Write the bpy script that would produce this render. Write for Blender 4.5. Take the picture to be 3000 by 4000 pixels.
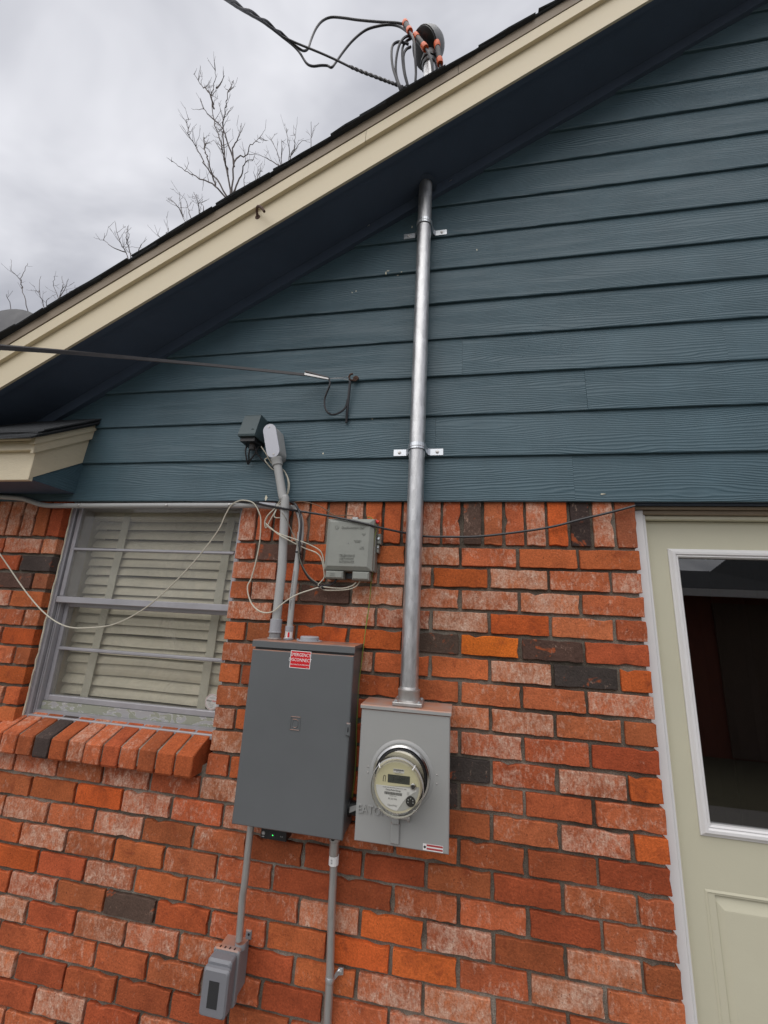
import bpy, math, random
from mathutils import Vector, Matrix
RAD = math.radians
scene = bpy.context.scene
for o in list(bpy.data.objects): bpy.data.objects.remove(o)
random.seed(7)

# ---------------------------------------------------------------- camera
# wall face is Y = 0 (camera on the -Y side), X = 0 is the brick edge at the door, Z = 0 the ground
H, L, ZS = 0.0779, 0.2035, 1.91           # brick course, brick module, underside of the soldier course
FPX = 1617.47                             # focal length in pixels of a 3000 x 4000 picture
yaw, pitch, roll = RAD(-10.8146), RAD(13.8997), RAD(2.9447)
CAM = Vector((-7.77594*H, -19.8279*H, ZS-3.3585*H))
FW = Vector((math.sin(yaw)*math.cos(pitch), math.cos(yaw)*math.cos(pitch), math.sin(pitch)))
RT = Vector((math.cos(yaw), -math.sin(yaw), 0)); UP = RT.cross(FW)
RT, UP = RT*math.cos(roll)+UP*math.sin(roll), UP*math.cos(roll)-RT*math.sin(roll)
cd = bpy.data.cameras.new('camera'); cam = bpy.data.objects.new('camera', cd)
scene.collection.objects.link(cam); scene.camera = cam
m = Matrix((RT, UP, -FW)).transposed().to_4x4(); m.translation = CAM
cam.matrix_world = m
cd.sensor_fit = 'VERTICAL'; cd.sensor_height = 36; cd.sensor_width = 27
cd.lens = 36*FPX/4000; cd.clip_start = 0.02; cd.clip_end = 2000
scene.render.resolution_x, scene.render.resolution_y = 768, 1024

def ray(x, y): return FW + RT*((x-1500)/FPX) + UP*((2000-y)/FPX)
def P(x, y, Y=0.0):
    d = ray(x, y); return CAM + d*((Y-CAM.y)/d.y)
def crop(x0, y0, s): return lambda cx, cy, Y=0.0: P(x0+cx/s, y0+cy/s, Y)
def px(p):
    d = Vector(p)-CAM; w = d.dot(FW)
    return (1500+FPX*d.dot(RT)/w, 2000-FPX*d.dot(UP)/w) if w > 0.05 else (-9e9, -9e9)

# ---------------------------------------------------------------- world, sun, exposure
SUN_ROT, SUN_EL = 205, 60                 # overcast day, soft light from in front of the wall, a little from the left
w = bpy.data.worlds.new('World'); scene.world = w; w.use_nodes = True
nt = w.node_tree; nt.nodes.clear()
def nd(nt, t, ins=None, **kw):
    n = nt.nodes.new(t)
    for k, v in kw.items(): setattr(n, k, v)
    for k, v in (ins or {}).items():
        if isinstance(v, bpy.types.NodeSocket): nt.links.new(v, n.inputs[k])
        else: n.inputs[k].default_value = v
    return n
def mth(nt, op, a, b=0.0, c=0.0, clamp=False):
    n = nt.nodes.new('ShaderNodeMath'); n.operation = op; n.use_clamp = clamp
    for i, v in enumerate((a, b, c)):
        if isinstance(v, bpy.types.NodeSocket): nt.links.new(v, n.inputs[i])
        else: n.inputs[i].default_value = v
    return n.outputs[0]
def mixc(nt, fac, a, b, mode='MIX'):
    n = nt.nodes.new('ShaderNodeMix'); n.data_type = 'RGBA'; n.blend_type = mode
    for i, v in ((0, fac), (6, a), (7, b)):
        if isinstance(v, bpy.types.NodeSocket): nt.links.new(v, n.inputs[i])
        else: n.inputs[i].default_value = v if i == 0 else (*v[:3], 1)
    return n.outputs[2]
def ramp(nt, fac, stops):
    n = nt.nodes.new('ShaderNodeValToRGB'); nt.links.new(fac, n.inputs[0])
    el = n.color_ramp.elements
    while len(el) < len(stops): el.new(0.5)
    for e, (p, c) in zip(el, stops):
        e.position = p; e.color = (*c, 1) if len(c) == 3 else c
    return n.outputs[0]
sky = nd(nt, 'ShaderNodeTexSky', sky_type='NISHITA', sun_disc=False, sun_elevation=RAD(SUN_EL), sun_rotation=RAD(SUN_ROT), dust_density=4.0)
tc = nd(nt, 'ShaderNodeTexCoord')
sp = nd(nt, 'ShaderNodeSeparateXYZ', {0: tc.outputs['Generated']})
zz = mth(nt, 'ADD', mth(nt, 'ABSOLUTE', sp.outputs[2]), 0.35)
cv = nd(nt, 'ShaderNodeCombineXYZ', {0: mth(nt, 'DIVIDE', sp.outputs[0], zz), 1: mth(nt, 'DIVIDE', sp.outputs[1], zz)})
cmap = nd(nt, 'ShaderNodeMapping', {0: cv.outputs[0], 'Rotation': (0, 0, 0.6), 'Scale': (1.0, 1.9, 1)})
n1 = nd(nt, 'ShaderNodeTexNoise', {'Vector': cmap.outputs[0], 'Scale': 2.0, 'Detail': 5.0, 'Roughness': 0.50, 'Distortion': 0.35})
cloud = ramp(nt, n1.outputs[0], [(0.33, (2.5, 2.55, 2.85)), (0.5, (3.75, 3.8, 4.1)), (0.66, (5.5, 5.52, 5.8))])
bg = nd(nt, 'ShaderNodeBackground', {'Color': mixc(nt, 0.95, sky.outputs[0], cloud), 'Strength': 0.105})
nd(nt, 'ShaderNodeOutputWorld', {'Surface': bg.outputs[0]})
sd = bpy.data.lights.new('sun', 'SUN'); sd.energy = 1.5; sd.angle = RAD(80); sd.color = (1.0, 0.965, 0.92)
sun = bpy.data.objects.new('sun', sd); scene.collection.objects.link(sun)
az = RAD(SUN_ROT)
sun.rotation_euler = Vector((-math.sin(az)*math.cos(RAD(SUN_EL)), -math.cos(az)*math.cos(RAD(SUN_EL)), -math.sin(RAD(SUN_EL)))).to_track_quat('-Z', 'Y').to_euler()
sun.location = (-3, -6, 9)
cy = scene.cycles; cy.max_bounces = 6; cy.diffuse_bounces = 3; cy.glossy_bounces = 3; cy.transparent_max_bounces = 10; cy.caustics_reflective = False; cy.caustics_refractive = False
vs = scene.view_settings
vs.view_transform = 'Standard'; vs.look = 'None'; vs.exposure = 0.64; vs.gamma = 1; vs.use_curve_mapping = False

# ---------------------------------------------------------------- materials
def mat(name, col=(0.5, 0.5, 0.5), rough=0.6, metal=0.0, var=0.0, vscale=12.0, bump=0.0, bscale=80.0, spec=0.5, streak=None, extra=None):
    m = bpy.data.materials.new(name); m.use_nodes = True; t = m.node_tree; t.nodes.clear()
    b = nd(t, 'ShaderNodeBsdfPrincipled', {'Base Color': (*col, 1), 'Roughness': rough, 'Metallic': metal, 'Specular IOR Level': spec})
    nd(t, 'ShaderNodeOutputMaterial', {0: b.outputs[0]})
    tc = nd(t, 'ShaderNodeTexCoord').outputs['Object']
    if streak: tc = nd(t, 'ShaderNodeMapping', {0: tc, 'Scale': streak}).outputs[0]
    if var:
        n = nd(t, 'ShaderNodeTexNoise', {'Vector': tc, 'Scale': vscale, 'Detail': 7.0, 'Roughness': 0.62})
        f = mth(t, 'MULTIPLY_ADD', n.outputs[0], 2*var, 1-var)
        c = mixc(t, 1.0, col, nd(t, 'ShaderNodeCombineXYZ', {0: f, 1: f, 2: f}).outputs[0], 'MULTIPLY')
        t.links.new(c, b.inputs['Base Color'])
        t.links.new(mth(t, 'MULTIPLY_ADD', n.outputs[0], 0.24, rough-0.12), b.inputs['Roughness'])
    if bump:
        n = nd(t, 'ShaderNodeTexNoise', {'Vector': tc, 'Scale': bscale, 'Detail': 5.0})
        bp = nd(t, 'ShaderNodeBump', {'Height': n.outputs[0], 'Strength': bump, 'Distance': 0.004})
        t.links.new(bp.outputs[0], b.inputs['Normal'])
    if extra: extra(t, b, tc)
    return m
def brick_mat(dark=False):
    m = bpy.data.materials.new('brick_dark' if dark else 'brick'); m.use_nodes = True; t = m.node_tree; t.nodes.clear()
    oi = nd(t, 'ShaderNodeObjectInfo'); tc = nd(t, 'ShaderNodeTexCoord').outputs['Object']
    W = mth(t, 'MULTIPLY', oi.outputs['Random'], 91.0)
    def noise(scale, det=6.0, r=0.6, dist=0.0, off=0.0, sc=None):
        v = nd(t, 'ShaderNodeMapping', {0: tc, 'Scale': sc}).outputs[0] if sc else tc
        return nd(t, 'ShaderNodeTexNoise', {'Vector': v, 'W': mth(t, 'ADD', W, off), 'Scale': scale, 'Detail': det, 'Roughness': r, 'Distortion': dist}, noise_dimensions='4D').outputs[0]
    big, mid, fine = noise(9, 3), noise(48, 4, 0.65, 0.0, 3), noise(170, 2, 0.7, 0.0, 7)
    tone = mth(t, 'MULTIPLY_ADD', big, 1.1, 0.45)
    tone = mth(t, 'MULTIPLY', tone, mth(t, 'MULTIPLY_ADD', fine, 1.2, 0.40))
    base = mixc(t, 1.0, oi.outputs['Color'], nd(t, 'ShaderNodeCombineXYZ', {0: tone, 1: tone, 2: tone}).outputs[0], 'MULTIPLY')
    # darker fired patches (on the burnt bricks: orange body showing through)
    pn_ = noise(17, 4, 0.62, 0.7, 21)
    if dark: base = mixc(t, ramp(t, pn_, [(0.60, (0, 0, 0)), (0.66, (0.85,)*3)]), base, (0.36, 0.085, 0.028))
    else: base = mixc(t, mth(t, 'MULTIPLY', ramp(t, pn_, [(0.54, (0, 0, 0)), (0.74, (1, 1, 1))]), 0.7), base, (0.20, 0.040, 0.016))
    # whitish crust: patchy with fine vertical flecks; the share of it comes from the object's alpha
    streak = noise(85, 4, 0.75, 0.5, 11, (1.0, 1.0, 0.5))
    patch = noise(15, 3, 0.6, 0.6, 15)
    amt = mth(t, 'MULTIPLY_ADD', patch, 1.3, mth(t, 'MULTIPLY_ADD', streak, 1.7, -1.98))
    amt = mth(t, 'MULTIPLY_ADD', oi.outputs['Alpha'], 0.85, amt)
    msk = mth(t, 'MULTIPLY', mth(t, 'MULTIPLY', amt, 2.1, clamp=True), mth(t, 'MULTIPLY_ADD', fine, 2.0, -0.34, clamp=True), clamp=True)
    crust = mixc(t, ramp(t, mid, [(0.35, (0, 0, 0)), (0.65, (1, 1, 1))]), (0.54, 0.29, 0.20), (0.72, 0.55, 0.44))
    col = mixc(t, msk, base, crust)
    # pits and soot specks
    pit = nd(t, 'ShaderNodeTexVoronoi', {'Vector': tc, 'Scale': 110.0, 'Randomness': 1.0}).outputs['Distance']
    pm = mth(t, 'MULTIPLY', ramp(t, pit, [(0.10, (1, 1, 1)), (0.24, (0, 0, 0))]), ramp(t, mid, [(0.48, (0, 0, 0)), (0.60, (1, 1, 1))]))
    col = mixc(t, mth(t, 'MULTIPLY', pm, 0.8), col, (0.06, 0.025, 0.015))
    b = nd(t, 'ShaderNodeBsdfPrincipled', {'Base Color': col, 'Roughness': 0.88, 'Specular IOR Level': 0.25})
    h = mth(t, 'ADD', mth(t, 'MULTIPLY', fine, 0.4), mth(t, 'MULTIPLY', mid, 0.9))
    bp = nd(t, 'ShaderNodeBump', {'Height': h, 'Strength': 0.7, 'Distance': 0.005})
    t.links.new(bp.outputs[0], b.inputs['Normal'])
    nd(t, 'ShaderNodeOutputMaterial', {0: b.outputs[0]})
    return m
def siding_mat():
    m = bpy.data.materials.new('siding_paint'); m.use_nodes = True; t = m.node_tree; t.nodes.clear()
    tc = nd(t, 'ShaderNodeTexCoord').outputs['Object']; oi = nd(t, 'ShaderNodeObjectInfo')
    W = mth(t, 'MULTIPLY', oi.outputs['Random'], 57.0)
    mp = nd(t, 'ShaderNodeMapping', {0: tc, 'Scale': (1.7, 1.0, 11.0)}).outputs[0]
    n = nd(t, 'ShaderNodeTexNoise', {'Vector': mp, 'W': W, 'Scale': 1.0, 'Detail': 3.0, 'Roughness': 0.4}, noise_dimensions='4D').outputs[0]
    mp2 = nd(t, 'ShaderNodeMapping', {0: tc, 'Scale': (14.0, 1.0, 60.0)}).outputs[0]
    n2 = nd(t, 'ShaderNodeTexNoise', {'Vector': mp2, 'W': W, 'Scale': 1.0, 'Detail': 2.0}, noise_dimensions='4D').outputs[0]
    z = nd(t, 'ShaderNodeSeparateXYZ', {0: tc}).outputs[2]
    ph = mth(t, 'ADD', mth(t, 'MULTIPLY', z, 660.0), mth(t, 'MULTIPLY_ADD', n, 62.0, mth(t, 'MULTIPLY', n2, 3.2)))
    s = mth(t, 'POWER', mth(t, 'MULTIPLY_ADD', mth(t, 'SINE', ph), 0.5, 0.5), 1.6)
    amp = nd(t, 'ShaderNodeTexNoise', {'Vector': nd(t, 'ShaderNodeMapping', {0: tc, 'Scale': (2.2, 1, 9)}).outputs[0], 'W': mth(t, 'ADD', W, 9.0), 'Scale': 1.0, 'Detail': 3.0}, noise_dimensions='4D').outputs[0]
    hgt = mth(t, 'MULTIPLY', s, mth(t, 'MULTIPLY_ADD', amp, 1.7, -0.15))
    dirt = nd(t, 'ShaderNodeTexNoise', {'Vector': nd(t, 'ShaderNodeMapping', {0: tc, 'Scale': (1, 1, 0.45)}).outputs[0], 'Scale': 6.0, 'Detail': 8.0, 'Roughness': 0.65}).outputs[0]
    f = mth(t, 'MULTIPLY_ADD', dirt, 0.5, 0.75)
    f = mth(t, 'MULTIPLY', f, mth(t, 'MULTIPLY_ADD', oi.outputs['Random'], 0.10, 0.95))
    col = mixc(t, 1.0, (0.056, 0.104, 0.130), nd(t, 'ShaderNodeCombineXYZ', {0: f, 1: f, 2: f}).outputs[0], 'MULTIPLY')
    # tiny chips of old cream paint
    vo = nd(t, 'ShaderNodeTexVoronoi', {'Vector': tc, 'Scale': 9.0}).outputs['Distance']
    chip = mth(t, 'MULTIPLY', ramp(t, vo, [(0.018, (1, 1, 1)), (0.03, (0, 0, 0))]), ramp(t, dirt, [(0.56, (0, 0, 0)), (0.6, (1, 1, 1))]))
    col = mixc(t, mth(t, 'MULTIPLY', chip, 0.55), col, (0.4, 0.4, 0.36))
    b = nd(t, 'ShaderNodeBsdfPrincipled', {'Base Color': col, 'Roughness': 0.5, 'Specular IOR Level': 0.45})
    bp = nd(t, 'ShaderNodeBump', {'Height': hgt, 'Strength': 0.62, 'Distance': 0.0022})
    t.links.new(bp.outputs[0], b.inputs['Normal'])
    nd(t, 'ShaderNodeOutputMaterial', {0: b.outputs[0]})
    return m
def glass_mat(name, dirt=0.0, ior=1.5, tint=(1, 1, 1), rough=0.0):
    m = bpy.data.materials.new(name); m.use_nodes = True; t = m.node_tree; t.nodes.clear()
    tr = nd(t, 'ShaderNodeBsdfTransparent', {'Color': (*tint, 1)}); gl = nd(t, 'ShaderNodeBsdfGlossy', {'Roughness': rough})
    fr = nd(t, 'ShaderNodeFresnel', {'IOR': ior}); front = mth(t, 'SUBTRACT', 1.0, nd(t, 'ShaderNodeNewGeometry').outputs['Backfacing'])
    s = nd(t, 'ShaderNodeMixShader', {0: mth(t, 'MULTIPLY', fr.outputs[0], front), 1: tr.outputs[0], 2: gl.outputs[0]}).outputs[0]
    if dirt:
        tc = nd(t, 'ShaderNodeTexCoord').outputs['Object']
        n = nd(t, 'ShaderNodeTexNoise', {'Vector': tc, 'Scale': 5.0, 'Detail': 9.0, 'Roughness': 0.7, 'Distortion': 1.2}).outputs[0]
        f = ramp(t, n, [(0.45, (0.25, 0.25, 0.25)), (0.60, (0.45, 0.45, 0.45)), (0.72, (1, 1, 1))])
        df = nd(t, 'ShaderNodeBsdfDiffuse', {'Color': (0.42, 0.40, 0.34, 1)})
        s = nd(t, 'ShaderNodeMixShader', {0: mth(t, 'MULTIPLY', f, dirt), 1: s, 2: df.outputs[0]}).outputs[0]
    nd(t, 'ShaderNodeOutputMaterial', {0: s})
    return m
def emit(name, col, s):
    m = bpy.data.materials.new(name); m.use_nodes = True; t = m.node_tree; t.nodes.clear()
    e = nd(t, 'ShaderNodeEmission', {0: (*col, 1), 1: s}); nd(t, 'ShaderNodeOutputMaterial', {0: e.outputs[0]}); return m
def dusty(amount):          # brick dust lying on faces that look up, left by the drilling
    def fn(t, b, tc):
        g = nd(t, 'ShaderNodeNewGeometry').outputs['Normal']
        up = mth(t, 'MULTIPLY', mth(t, 'SUBTRACT', nd(t, 'ShaderNodeSeparateXYZ', {0: g}).outputs[2], 0.55), 4.0, clamp=True)
        n = nd(t, 'ShaderNodeTexNoise', {'Vector': tc, 'Scale': 14.0, 'Detail': 6.0}).outputs[0]
        f = mth(t, 'MULTIPLY', mth(t, 'MULTIPLY', up, ramp(t, n, [(0.32, (0.15,)*3), (0.62, (1,)*3)])), amount)
        old = b.inputs['Base Color']
        src = old.links[0].from_socket if old.links else tuple(old.default_value)[:3]
        t.links.new(mixc(t, f, src, (0.50, 0.20, 0.10)), old)
    return fn
def mortar_x(t, b, tc):
    n = nd(t, 'ShaderNodeTexNoise', {'Vector': tc, 'Scale': 300.0, 'Detail': 4.0, 'Roughness': 0.7}).outputs[0]
    n2 = nd(t, 'ShaderNodeTexNoise', {'Vector': tc, 'Scale': 5.0, 'Detail': 5.0}).outputs[0]
    c = ramp(t, n2, [(0.3, (0.09, 0.075, 0.06)), (0.5, (0.19, 0.165, 0.134)), (0.7, (0.33, 0.30, 0.255))])
    f = mth(t, 'MULTIPLY_ADD', n, 1.7, 0.15)
    t.links.new(mixc(t, 1.0, c, nd(t, 'ShaderNodeCombineXYZ', {0: f, 1: f, 2: f}).outputs[0], 'MULTIPLY'), b.inputs['Base Color'])
def galv_x(t, b, tc):
    v = nd(t, 'ShaderNodeTexVoronoi', {'Vector': nd(t, 'ShaderNodeMapping', {0: tc, 'Scale': (1, 1, 0.4)}).outputs[0], 'Scale': 70.0}).outputs['Color']
    n = nd(t, 'ShaderNodeTexNoise', {'Vector': nd(t, 'ShaderNodeMapping', {0: tc, 'Scale': (3, 3, 0.6)}).outputs[0], 'Scale': 16.0, 'Detail': 7.0, 'Roughness': 0.7}).outputs[0]
    s = nd(t, 'ShaderNodeSeparateXYZ', {0: v}).outputs[0]
    f = mth(t, 'ADD', mth(t, 'MULTIPLY', s, 0.10), mth(t, 'MULTIPLY_ADD', n, 0.60, 0.20))
    t.links.new(nd(t, 'ShaderNodeCombineXYZ', {0: f, 1: mth(t, 'MULTIPLY', f, 1.01), 2: mth(t, 'MULTIPLY', f, 1.025)}).outputs[0], b.inputs['Base Color'])
    t.links.new(mth(t, 'MULTIPLY_ADD', n, 0.4, 0.24), b.inputs['Roughness'])
def peel_x(t, b, tc):       # flaking light paint over a greenish undercoat
    n = nd(t, 'ShaderNodeTexNoise', {'Vector': nd(t, 'ShaderNodeMapping', {0: tc, 'Scale': (1, 1, 2.2)}).outputs[0], 'Scale': 15.0, 'Detail': 6.0, 'Distortion': 1.4}).outputs[0]
    t.links.new(ramp(t, n, [(0.44, (0.30, 0.31, 0.25)), (0.50, (0.27, 0.28, 0.22)), (0.515, (0.60, 0.60, 0.58)), (0.535, (0.36, 0.355, 0.36))]), b.inputs['Base Color'])

M = {}
M['brick'] = brick_mat(); M['brick_dark'] = brick_mat(True)
M['mortar'] = mat('mortar', (0.23, 0.19, 0.15), 0.95, bump=0.9, bscale=260, spec=0.15, extra=mortar_x)
M['siding'] = siding_mat()
M['soffit'] = mat('soffit_paint', (0.062, 0.088, 0.135), 0.62, var=0.25, vscale=5, bump=0.25, bscale=60)
M['cream'] = mat('cream_paint', (0.66, 0.575, 0.41), 0.5, var=0.10, vscale=7, bump=0.35, bscale=22, streak=(3, 3, 14))
M['cream_smooth'] = mat('cream_fascia_paint', (0.68, 0.59, 0.415), 0.5, var=0.09, vscale=5, bump=0.12, bscale=40)
M['tan'] = mat('weathered_tan_paint', (0.27, 0.215, 0.155), 0.6, var=0.22, vscale=9, bump=0.2, bscale=60)
M['shingle'] = mat('shingle', (0.045, 0.048, 0.052), 0.95, var=0.5, vscale=60, bump=1.0, bscale=300, spec=0.2)
M['alu'] = mat('aged_aluminium', (0.40, 0.395, 0.42), 0.42, 0.35, var=0.18, vscale=14, bump=0.15, bscale=120)
M['peel'] = mat('peeling_paint', (0.4, 0.4, 0.4), 0.6, bump=0.4, bscale=30, extra=peel_x)
M['glass'] = glass_mat('window_glass', 0.30, 1.55)
M['door_glass'] = glass_mat('door_glass', 0.0, 2.4, (0.7, 0.7, 0.7))
M['blind'] = mat('blind_slat', (0.60, 0.56, 0.43), 0.6, var=0.25, vscale=7)
M['tape'] = mat('blind_tape', (0.50, 0.485, 0.39), 0.9, var=0.1, bump=0.3, bscale=400)
M['white'] = mat('white_paint', (0.74, 0.735, 0.74), 0.45, var=0.05, vscale=8)
M['caulk'] = mat('caulk', (0.70, 0.66, 0.52), 0.6, var=0.1)
M['door'] = mat('door_paint', (0.58, 0.56, 0.43), 0.42, var=0.06, vscale=6, bump=0.06, bscale=200)
M['galv'] = mat('galvanised_steel', (0.6, 0.6, 0.62), 0.35, 0.92, bump=0.08, bscale=90, extra=galv_x)
M['zinc'] = mat('zinc_plate', (0.62, 0.65, 0.68), 0.3, 0.85, var=0.1, vscale=40)
M['castalu'] = mat('cast_aluminium', (0.50, 0.49, 0.48), 0.45, 0.8, var=0.2, vscale=30, bump=0.2, bscale=200)
M['emt'] = mat('emt_steel', (0.50, 0.50, 0.49), 0.45, 0.75, var=0.3, vscale=22, streak=(3, 3, 0.5))
M['panel'] = mat('panel_enamel', (0.118, 0.127, 0.134), 0.40, var=0.11, vscale=4, bump=0.05, bscale=500, extra=dusty(0.85))
M['socket'] = mat('socket_enamel', (0.33, 0.335, 0.33), 0.40, 0.0, var=0.05, vscale=6, bump=0.06, bscale=500, extra=dusty(0.75))
M['head_grey'] = mat('weatherhead_alloy', (0.24, 0.245, 0.25), 0.5, 0.4, var=0.2, vscale=20)
M['socket_plain'] = mat('socket_letter_enamel', (0.33, 0.335, 0.33), 0.40)
M['dull_red'] = mat('faded_red_label', (0.42, 0.05, 0.05), 0.5)
M['pvc'] = mat('pvc_grey', (0.40, 0.405, 0.40), 0.5, var=0.12, vscale=25, bump=0.05, streak=(2, 2, 0.6))
M['pvc_new'] = mat('pvc_fitting', (0.36, 0.37, 0.40), 0.4, var=0.05)
M['pvc_dark'] = mat('pvc_thread', (0.25, 0.26, 0.27), 0.4)
M['lb_cover'] = mat('conduit_body_cover', (0.47, 0.48, 0.53), 0.35, 0.2, var=0.04)
M['tni'] = mat('phone_box_plastic', (0.27, 0.28, 0.255), 0.55, var=0.16, vscale=14, bump=0.08, bscale=90)
M['teal_box'] = mat('painted_box', (0.050, 0.078, 0.086), 0.5, var=0.2, vscale=12, bump=0.1)
M['outlet'] = mat('outlet_plastic', (0.23, 0.235, 0.25), 0.5, var=0.08, vscale=20, bump=0.12, bscale=400, extra=dusty(0.8))
M['outlet_lid'] = mat('outlet_lid_plastic', (0.19, 0.195, 0.215), 0.45, var=0.06, bump=0.15, bscale=500)
M['black'] = mat('black_plastic', (0.014, 0.014, 0.016), 0.4, var=0.2)
M['smoke'] = mat('smoked_window', (0.03, 0.032, 0.035), 0.12)
M['rubber'] = mat('black_cable', (0.022, 0.022, 0.026), 0.42, var=0.3, vscale=40)
M['service'] = mat('service_cable', (0.048, 0.048, 0.056), 0.45, var=0.3, vscale=30)
M['drop'] = mat('weathered_cable', (0.085, 0.082, 0.085), 0.55, var=0.3, vscale=30)
M['cream_wire'] = mat('cream_cable', (0.56, 0.53, 0.44), 0.5, var=0.14, vscale=60)
M['grey_wire'] = mat('grey_cable', (0.20, 0.19, 0.16), 0.55, var=0.2)
M['brown_wire'] = mat('brown_cable', (0.20, 0.12, 0.075), 0.5, var=0.2)
M['green_wire'] = mat('green_wire', (0.20, 0.25, 0.045), 0.5)
M['red'] = mat('red_vinyl', (0.62, 0.012, 0.02), 0.35)
M['red_cap'] = mat('red_cap', (0.65, 0.02, 0.015), 0.4)
M['orange_tape'] = mat('orange_band', (0.80, 0.13, 0.02), 0.45)
M['print_white'] = mat('white_print', (0.82, 0.82, 0.82), 0.5)
M['print_black'] = mat('black_print', (0.03, 0.03, 0.03), 0.5)
M['print_grey'] = mat('grey_print', (0.25, 0.25, 0.25), 0.5)
M['chrome'] = mat('meter_ring', (0.70, 0.69, 0.67), 0.16, 1.0, var=0.1)
M['meter_in'] = mat('meter_housing', (0.60, 0.56, 0.42), 0.5, var=0.08)
M['meter_plate'] = mat('meter_faceplate', (0.62, 0.58, 0.38), 0.5)
M['meter_label'] = mat('meter_label', (0.66, 0.66, 0.66), 0.5)
M['meter_grey'] = mat('meter_grey', (0.40, 0.40, 0.39), 0.5)
M['lcd'] = mat('lcd', (0.045, 0.052, 0.045), 0.2)
M['lcd_digit'] = mat('lcd_digit', (0.018, 0.022, 0.018), 0.3)
M['cover_glass'] = glass_mat('meter_glass', 0.06, 1.45, (0.93, 0.93, 0.90))
M['led'] = emit('green_led', (0.05, 1.0, 0.15), 1.6)
M['rust'] = mat('rusty_iron', (0.10, 0.055, 0.04), 0.8, 0.2, var=0.4, vscale=60, bump=0.4)
M['bark'] = mat('bark', (0.12, 0.10, 0.095), 0.9, var=0.3, vscale=30, bump=0.5)
M['dish'] = mat('dish_paint', (0.05, 0.051, 0.058), 0.5, var=0.08)
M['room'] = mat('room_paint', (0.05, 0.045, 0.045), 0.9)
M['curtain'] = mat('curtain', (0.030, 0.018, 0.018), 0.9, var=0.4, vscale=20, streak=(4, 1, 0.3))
M['concrete'] = mat('concrete', (0.21, 0.20, 0.185), 0.9, var=0.18, vscale=3, bump=0.4, bscale=120)
M['grass'] = mat('winter_lawn', (0.10, 0.092, 0.055), 0.95, var=0.35, vscale=8, bump=0.8, bscale=150)
M['wood'] = mat('weathered_board', (0.14, 0.10, 0.075), 0.85, var=0.3, vscale=10, streak=(6, 6, 0.5))
M['yard_brick'] = mat('yard_brick', (0.22, 0.075, 0.05), 0.9, var=0.3, vscale=9)

# ---------------------------------------------------------------- mesh helpers
WLOC = {}
class MB:
    def __init__(s): s.v, s.f = [], []
    def add(s, vs, fs):
        n = len(s.v); s.v += [Vector(v) for v in vs]; s.f += [tuple(i+n for i in f) for f in fs]; return s
    def box(s, x0, x1, y0, y1, z0, z1):
        return s.add([(x, y, z) for z in (z0, z1) for y in (y0, y1) for x in (x0, x1)],
                     [(0, 2, 3, 1), (4, 5, 7, 6), (0, 1, 5, 4), (2, 6, 7, 3), (0, 4, 6, 2), (1, 3, 7, 5)])
    def bbox(s, x0, x1, y0, y1, z0, z1, b=0.003, axis='y'):
        """box whose edges round the front (-y) face are chamfered"""
        r0 = [(x0+b, y0, z0+b), (x1-b, y0, z0+b), (x1-b, y0, z1-b), (x0+b, y0, z1-b)]
        r1 = [(x0, y0+b, z0), (x1, y0+b, z0), (x1, y0+b, z1), (x0, y0+b, z1)]
        r2 = [(x0, y1, z0), (x1, y1, z0), (x1, y1, z1), (x0, y1, z1)]
        return s.loft([r0, r1, r2])
    def loft(s, rings, cap=True, closed=True):
        n = len(rings[0]); vs = [p for r in rings for p in r]; fs = []
        for i in range(len(rings)-1):
            for j in range(n if closed else n-1):
                k = (j+1) % n; fs.append((i*n+j, i*n+k, (i+1)*n+k, (i+1)*n+j))
        if cap: fs += [tuple(range(n))[::-1], tuple((len(rings)-1)*n+j for j in range(n))]
        return s.add(vs, fs)
    def prism(s, poly, d):
        """polygon (3-D points) extruded by vector d"""
        d = Vector(d); return s.loft([[Vector(p) for p in poly], [Vector(p)+d for p in poly]])
    def tube(s, pts, r, n=8, cap=True):
        pts = [Vector(p) for p in pts]; rs = r if isinstance(r, (list, tuple)) else [r]*len(pts)
        rings = []; u = None
        for i, p in enumerate(pts):
            t = (pts[min(i+1, len(pts)-1)]-pts[max(i-1, 0)]).normalized()
            if u is None: u = t.orthogonal().normalized()
            u = (u-t*u.dot(t)); u = u.normalized() if u.length > 1e-6 else t.orthogonal().normalized()
            v = t.cross(u)
            rings.append([p+(u*math.cos(a)+v*math.sin(a))*rs[i] for a in [2*math.pi*k/n for k in range(n)]])
        return s.loft(rings, cap)
    def lathe(s, c, axis, prof, n=32, cap=True, sq=None):
        """prof = [(radius, distance along axis)]"""
        c, a = Vector(c), Vector(axis).normalized(); u = a.orthogonal().normalized(); v = a.cross(u)
        return s.loft([[c+a*h+(u*math.cos(t)+v*math.sin(t))*r for t in [2*math.pi*k/n for k in range(n)]] for r, h in prof], cap)
    def build(s, name, m, parent=None, smooth=False, origin=None):
        me = bpy.data.meshes.new(name)
        o = bpy.data.objects.new(name, me); scene.collection.objects.link(o)
        base = WLOC[parent.name] if parent else Vector((0, 0, 0))
        if origin is None:
            if parent: origin = base
            else:
                xs = [v.x for v in s.v]; ys = [v.y for v in s.v]; zs = [v.z for v in s.v]
                origin = Vector(((min(xs)+max(xs))/2, (min(ys)+max(ys))/2, min(zs)))
        origin = Vector(origin)
        me.from_pydata([v-origin for v in s.v], [], s.f); me.update()
        fix(me)
        if m: me.materials.append(M[m])
        if smooth:
            for p in me.polygons: p.use_smooth = True
            sharp(me)
        o.location = origin-base
        if parent: o.parent = parent
        WLOC[o.name] = origin
        return o
def fix(me):
    import bmesh
    b = bmesh.new(); b.from_mesh(me); bmesh.ops.recalc_face_normals(b, faces=b.faces); b.to_mesh(me); b.free()
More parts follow.
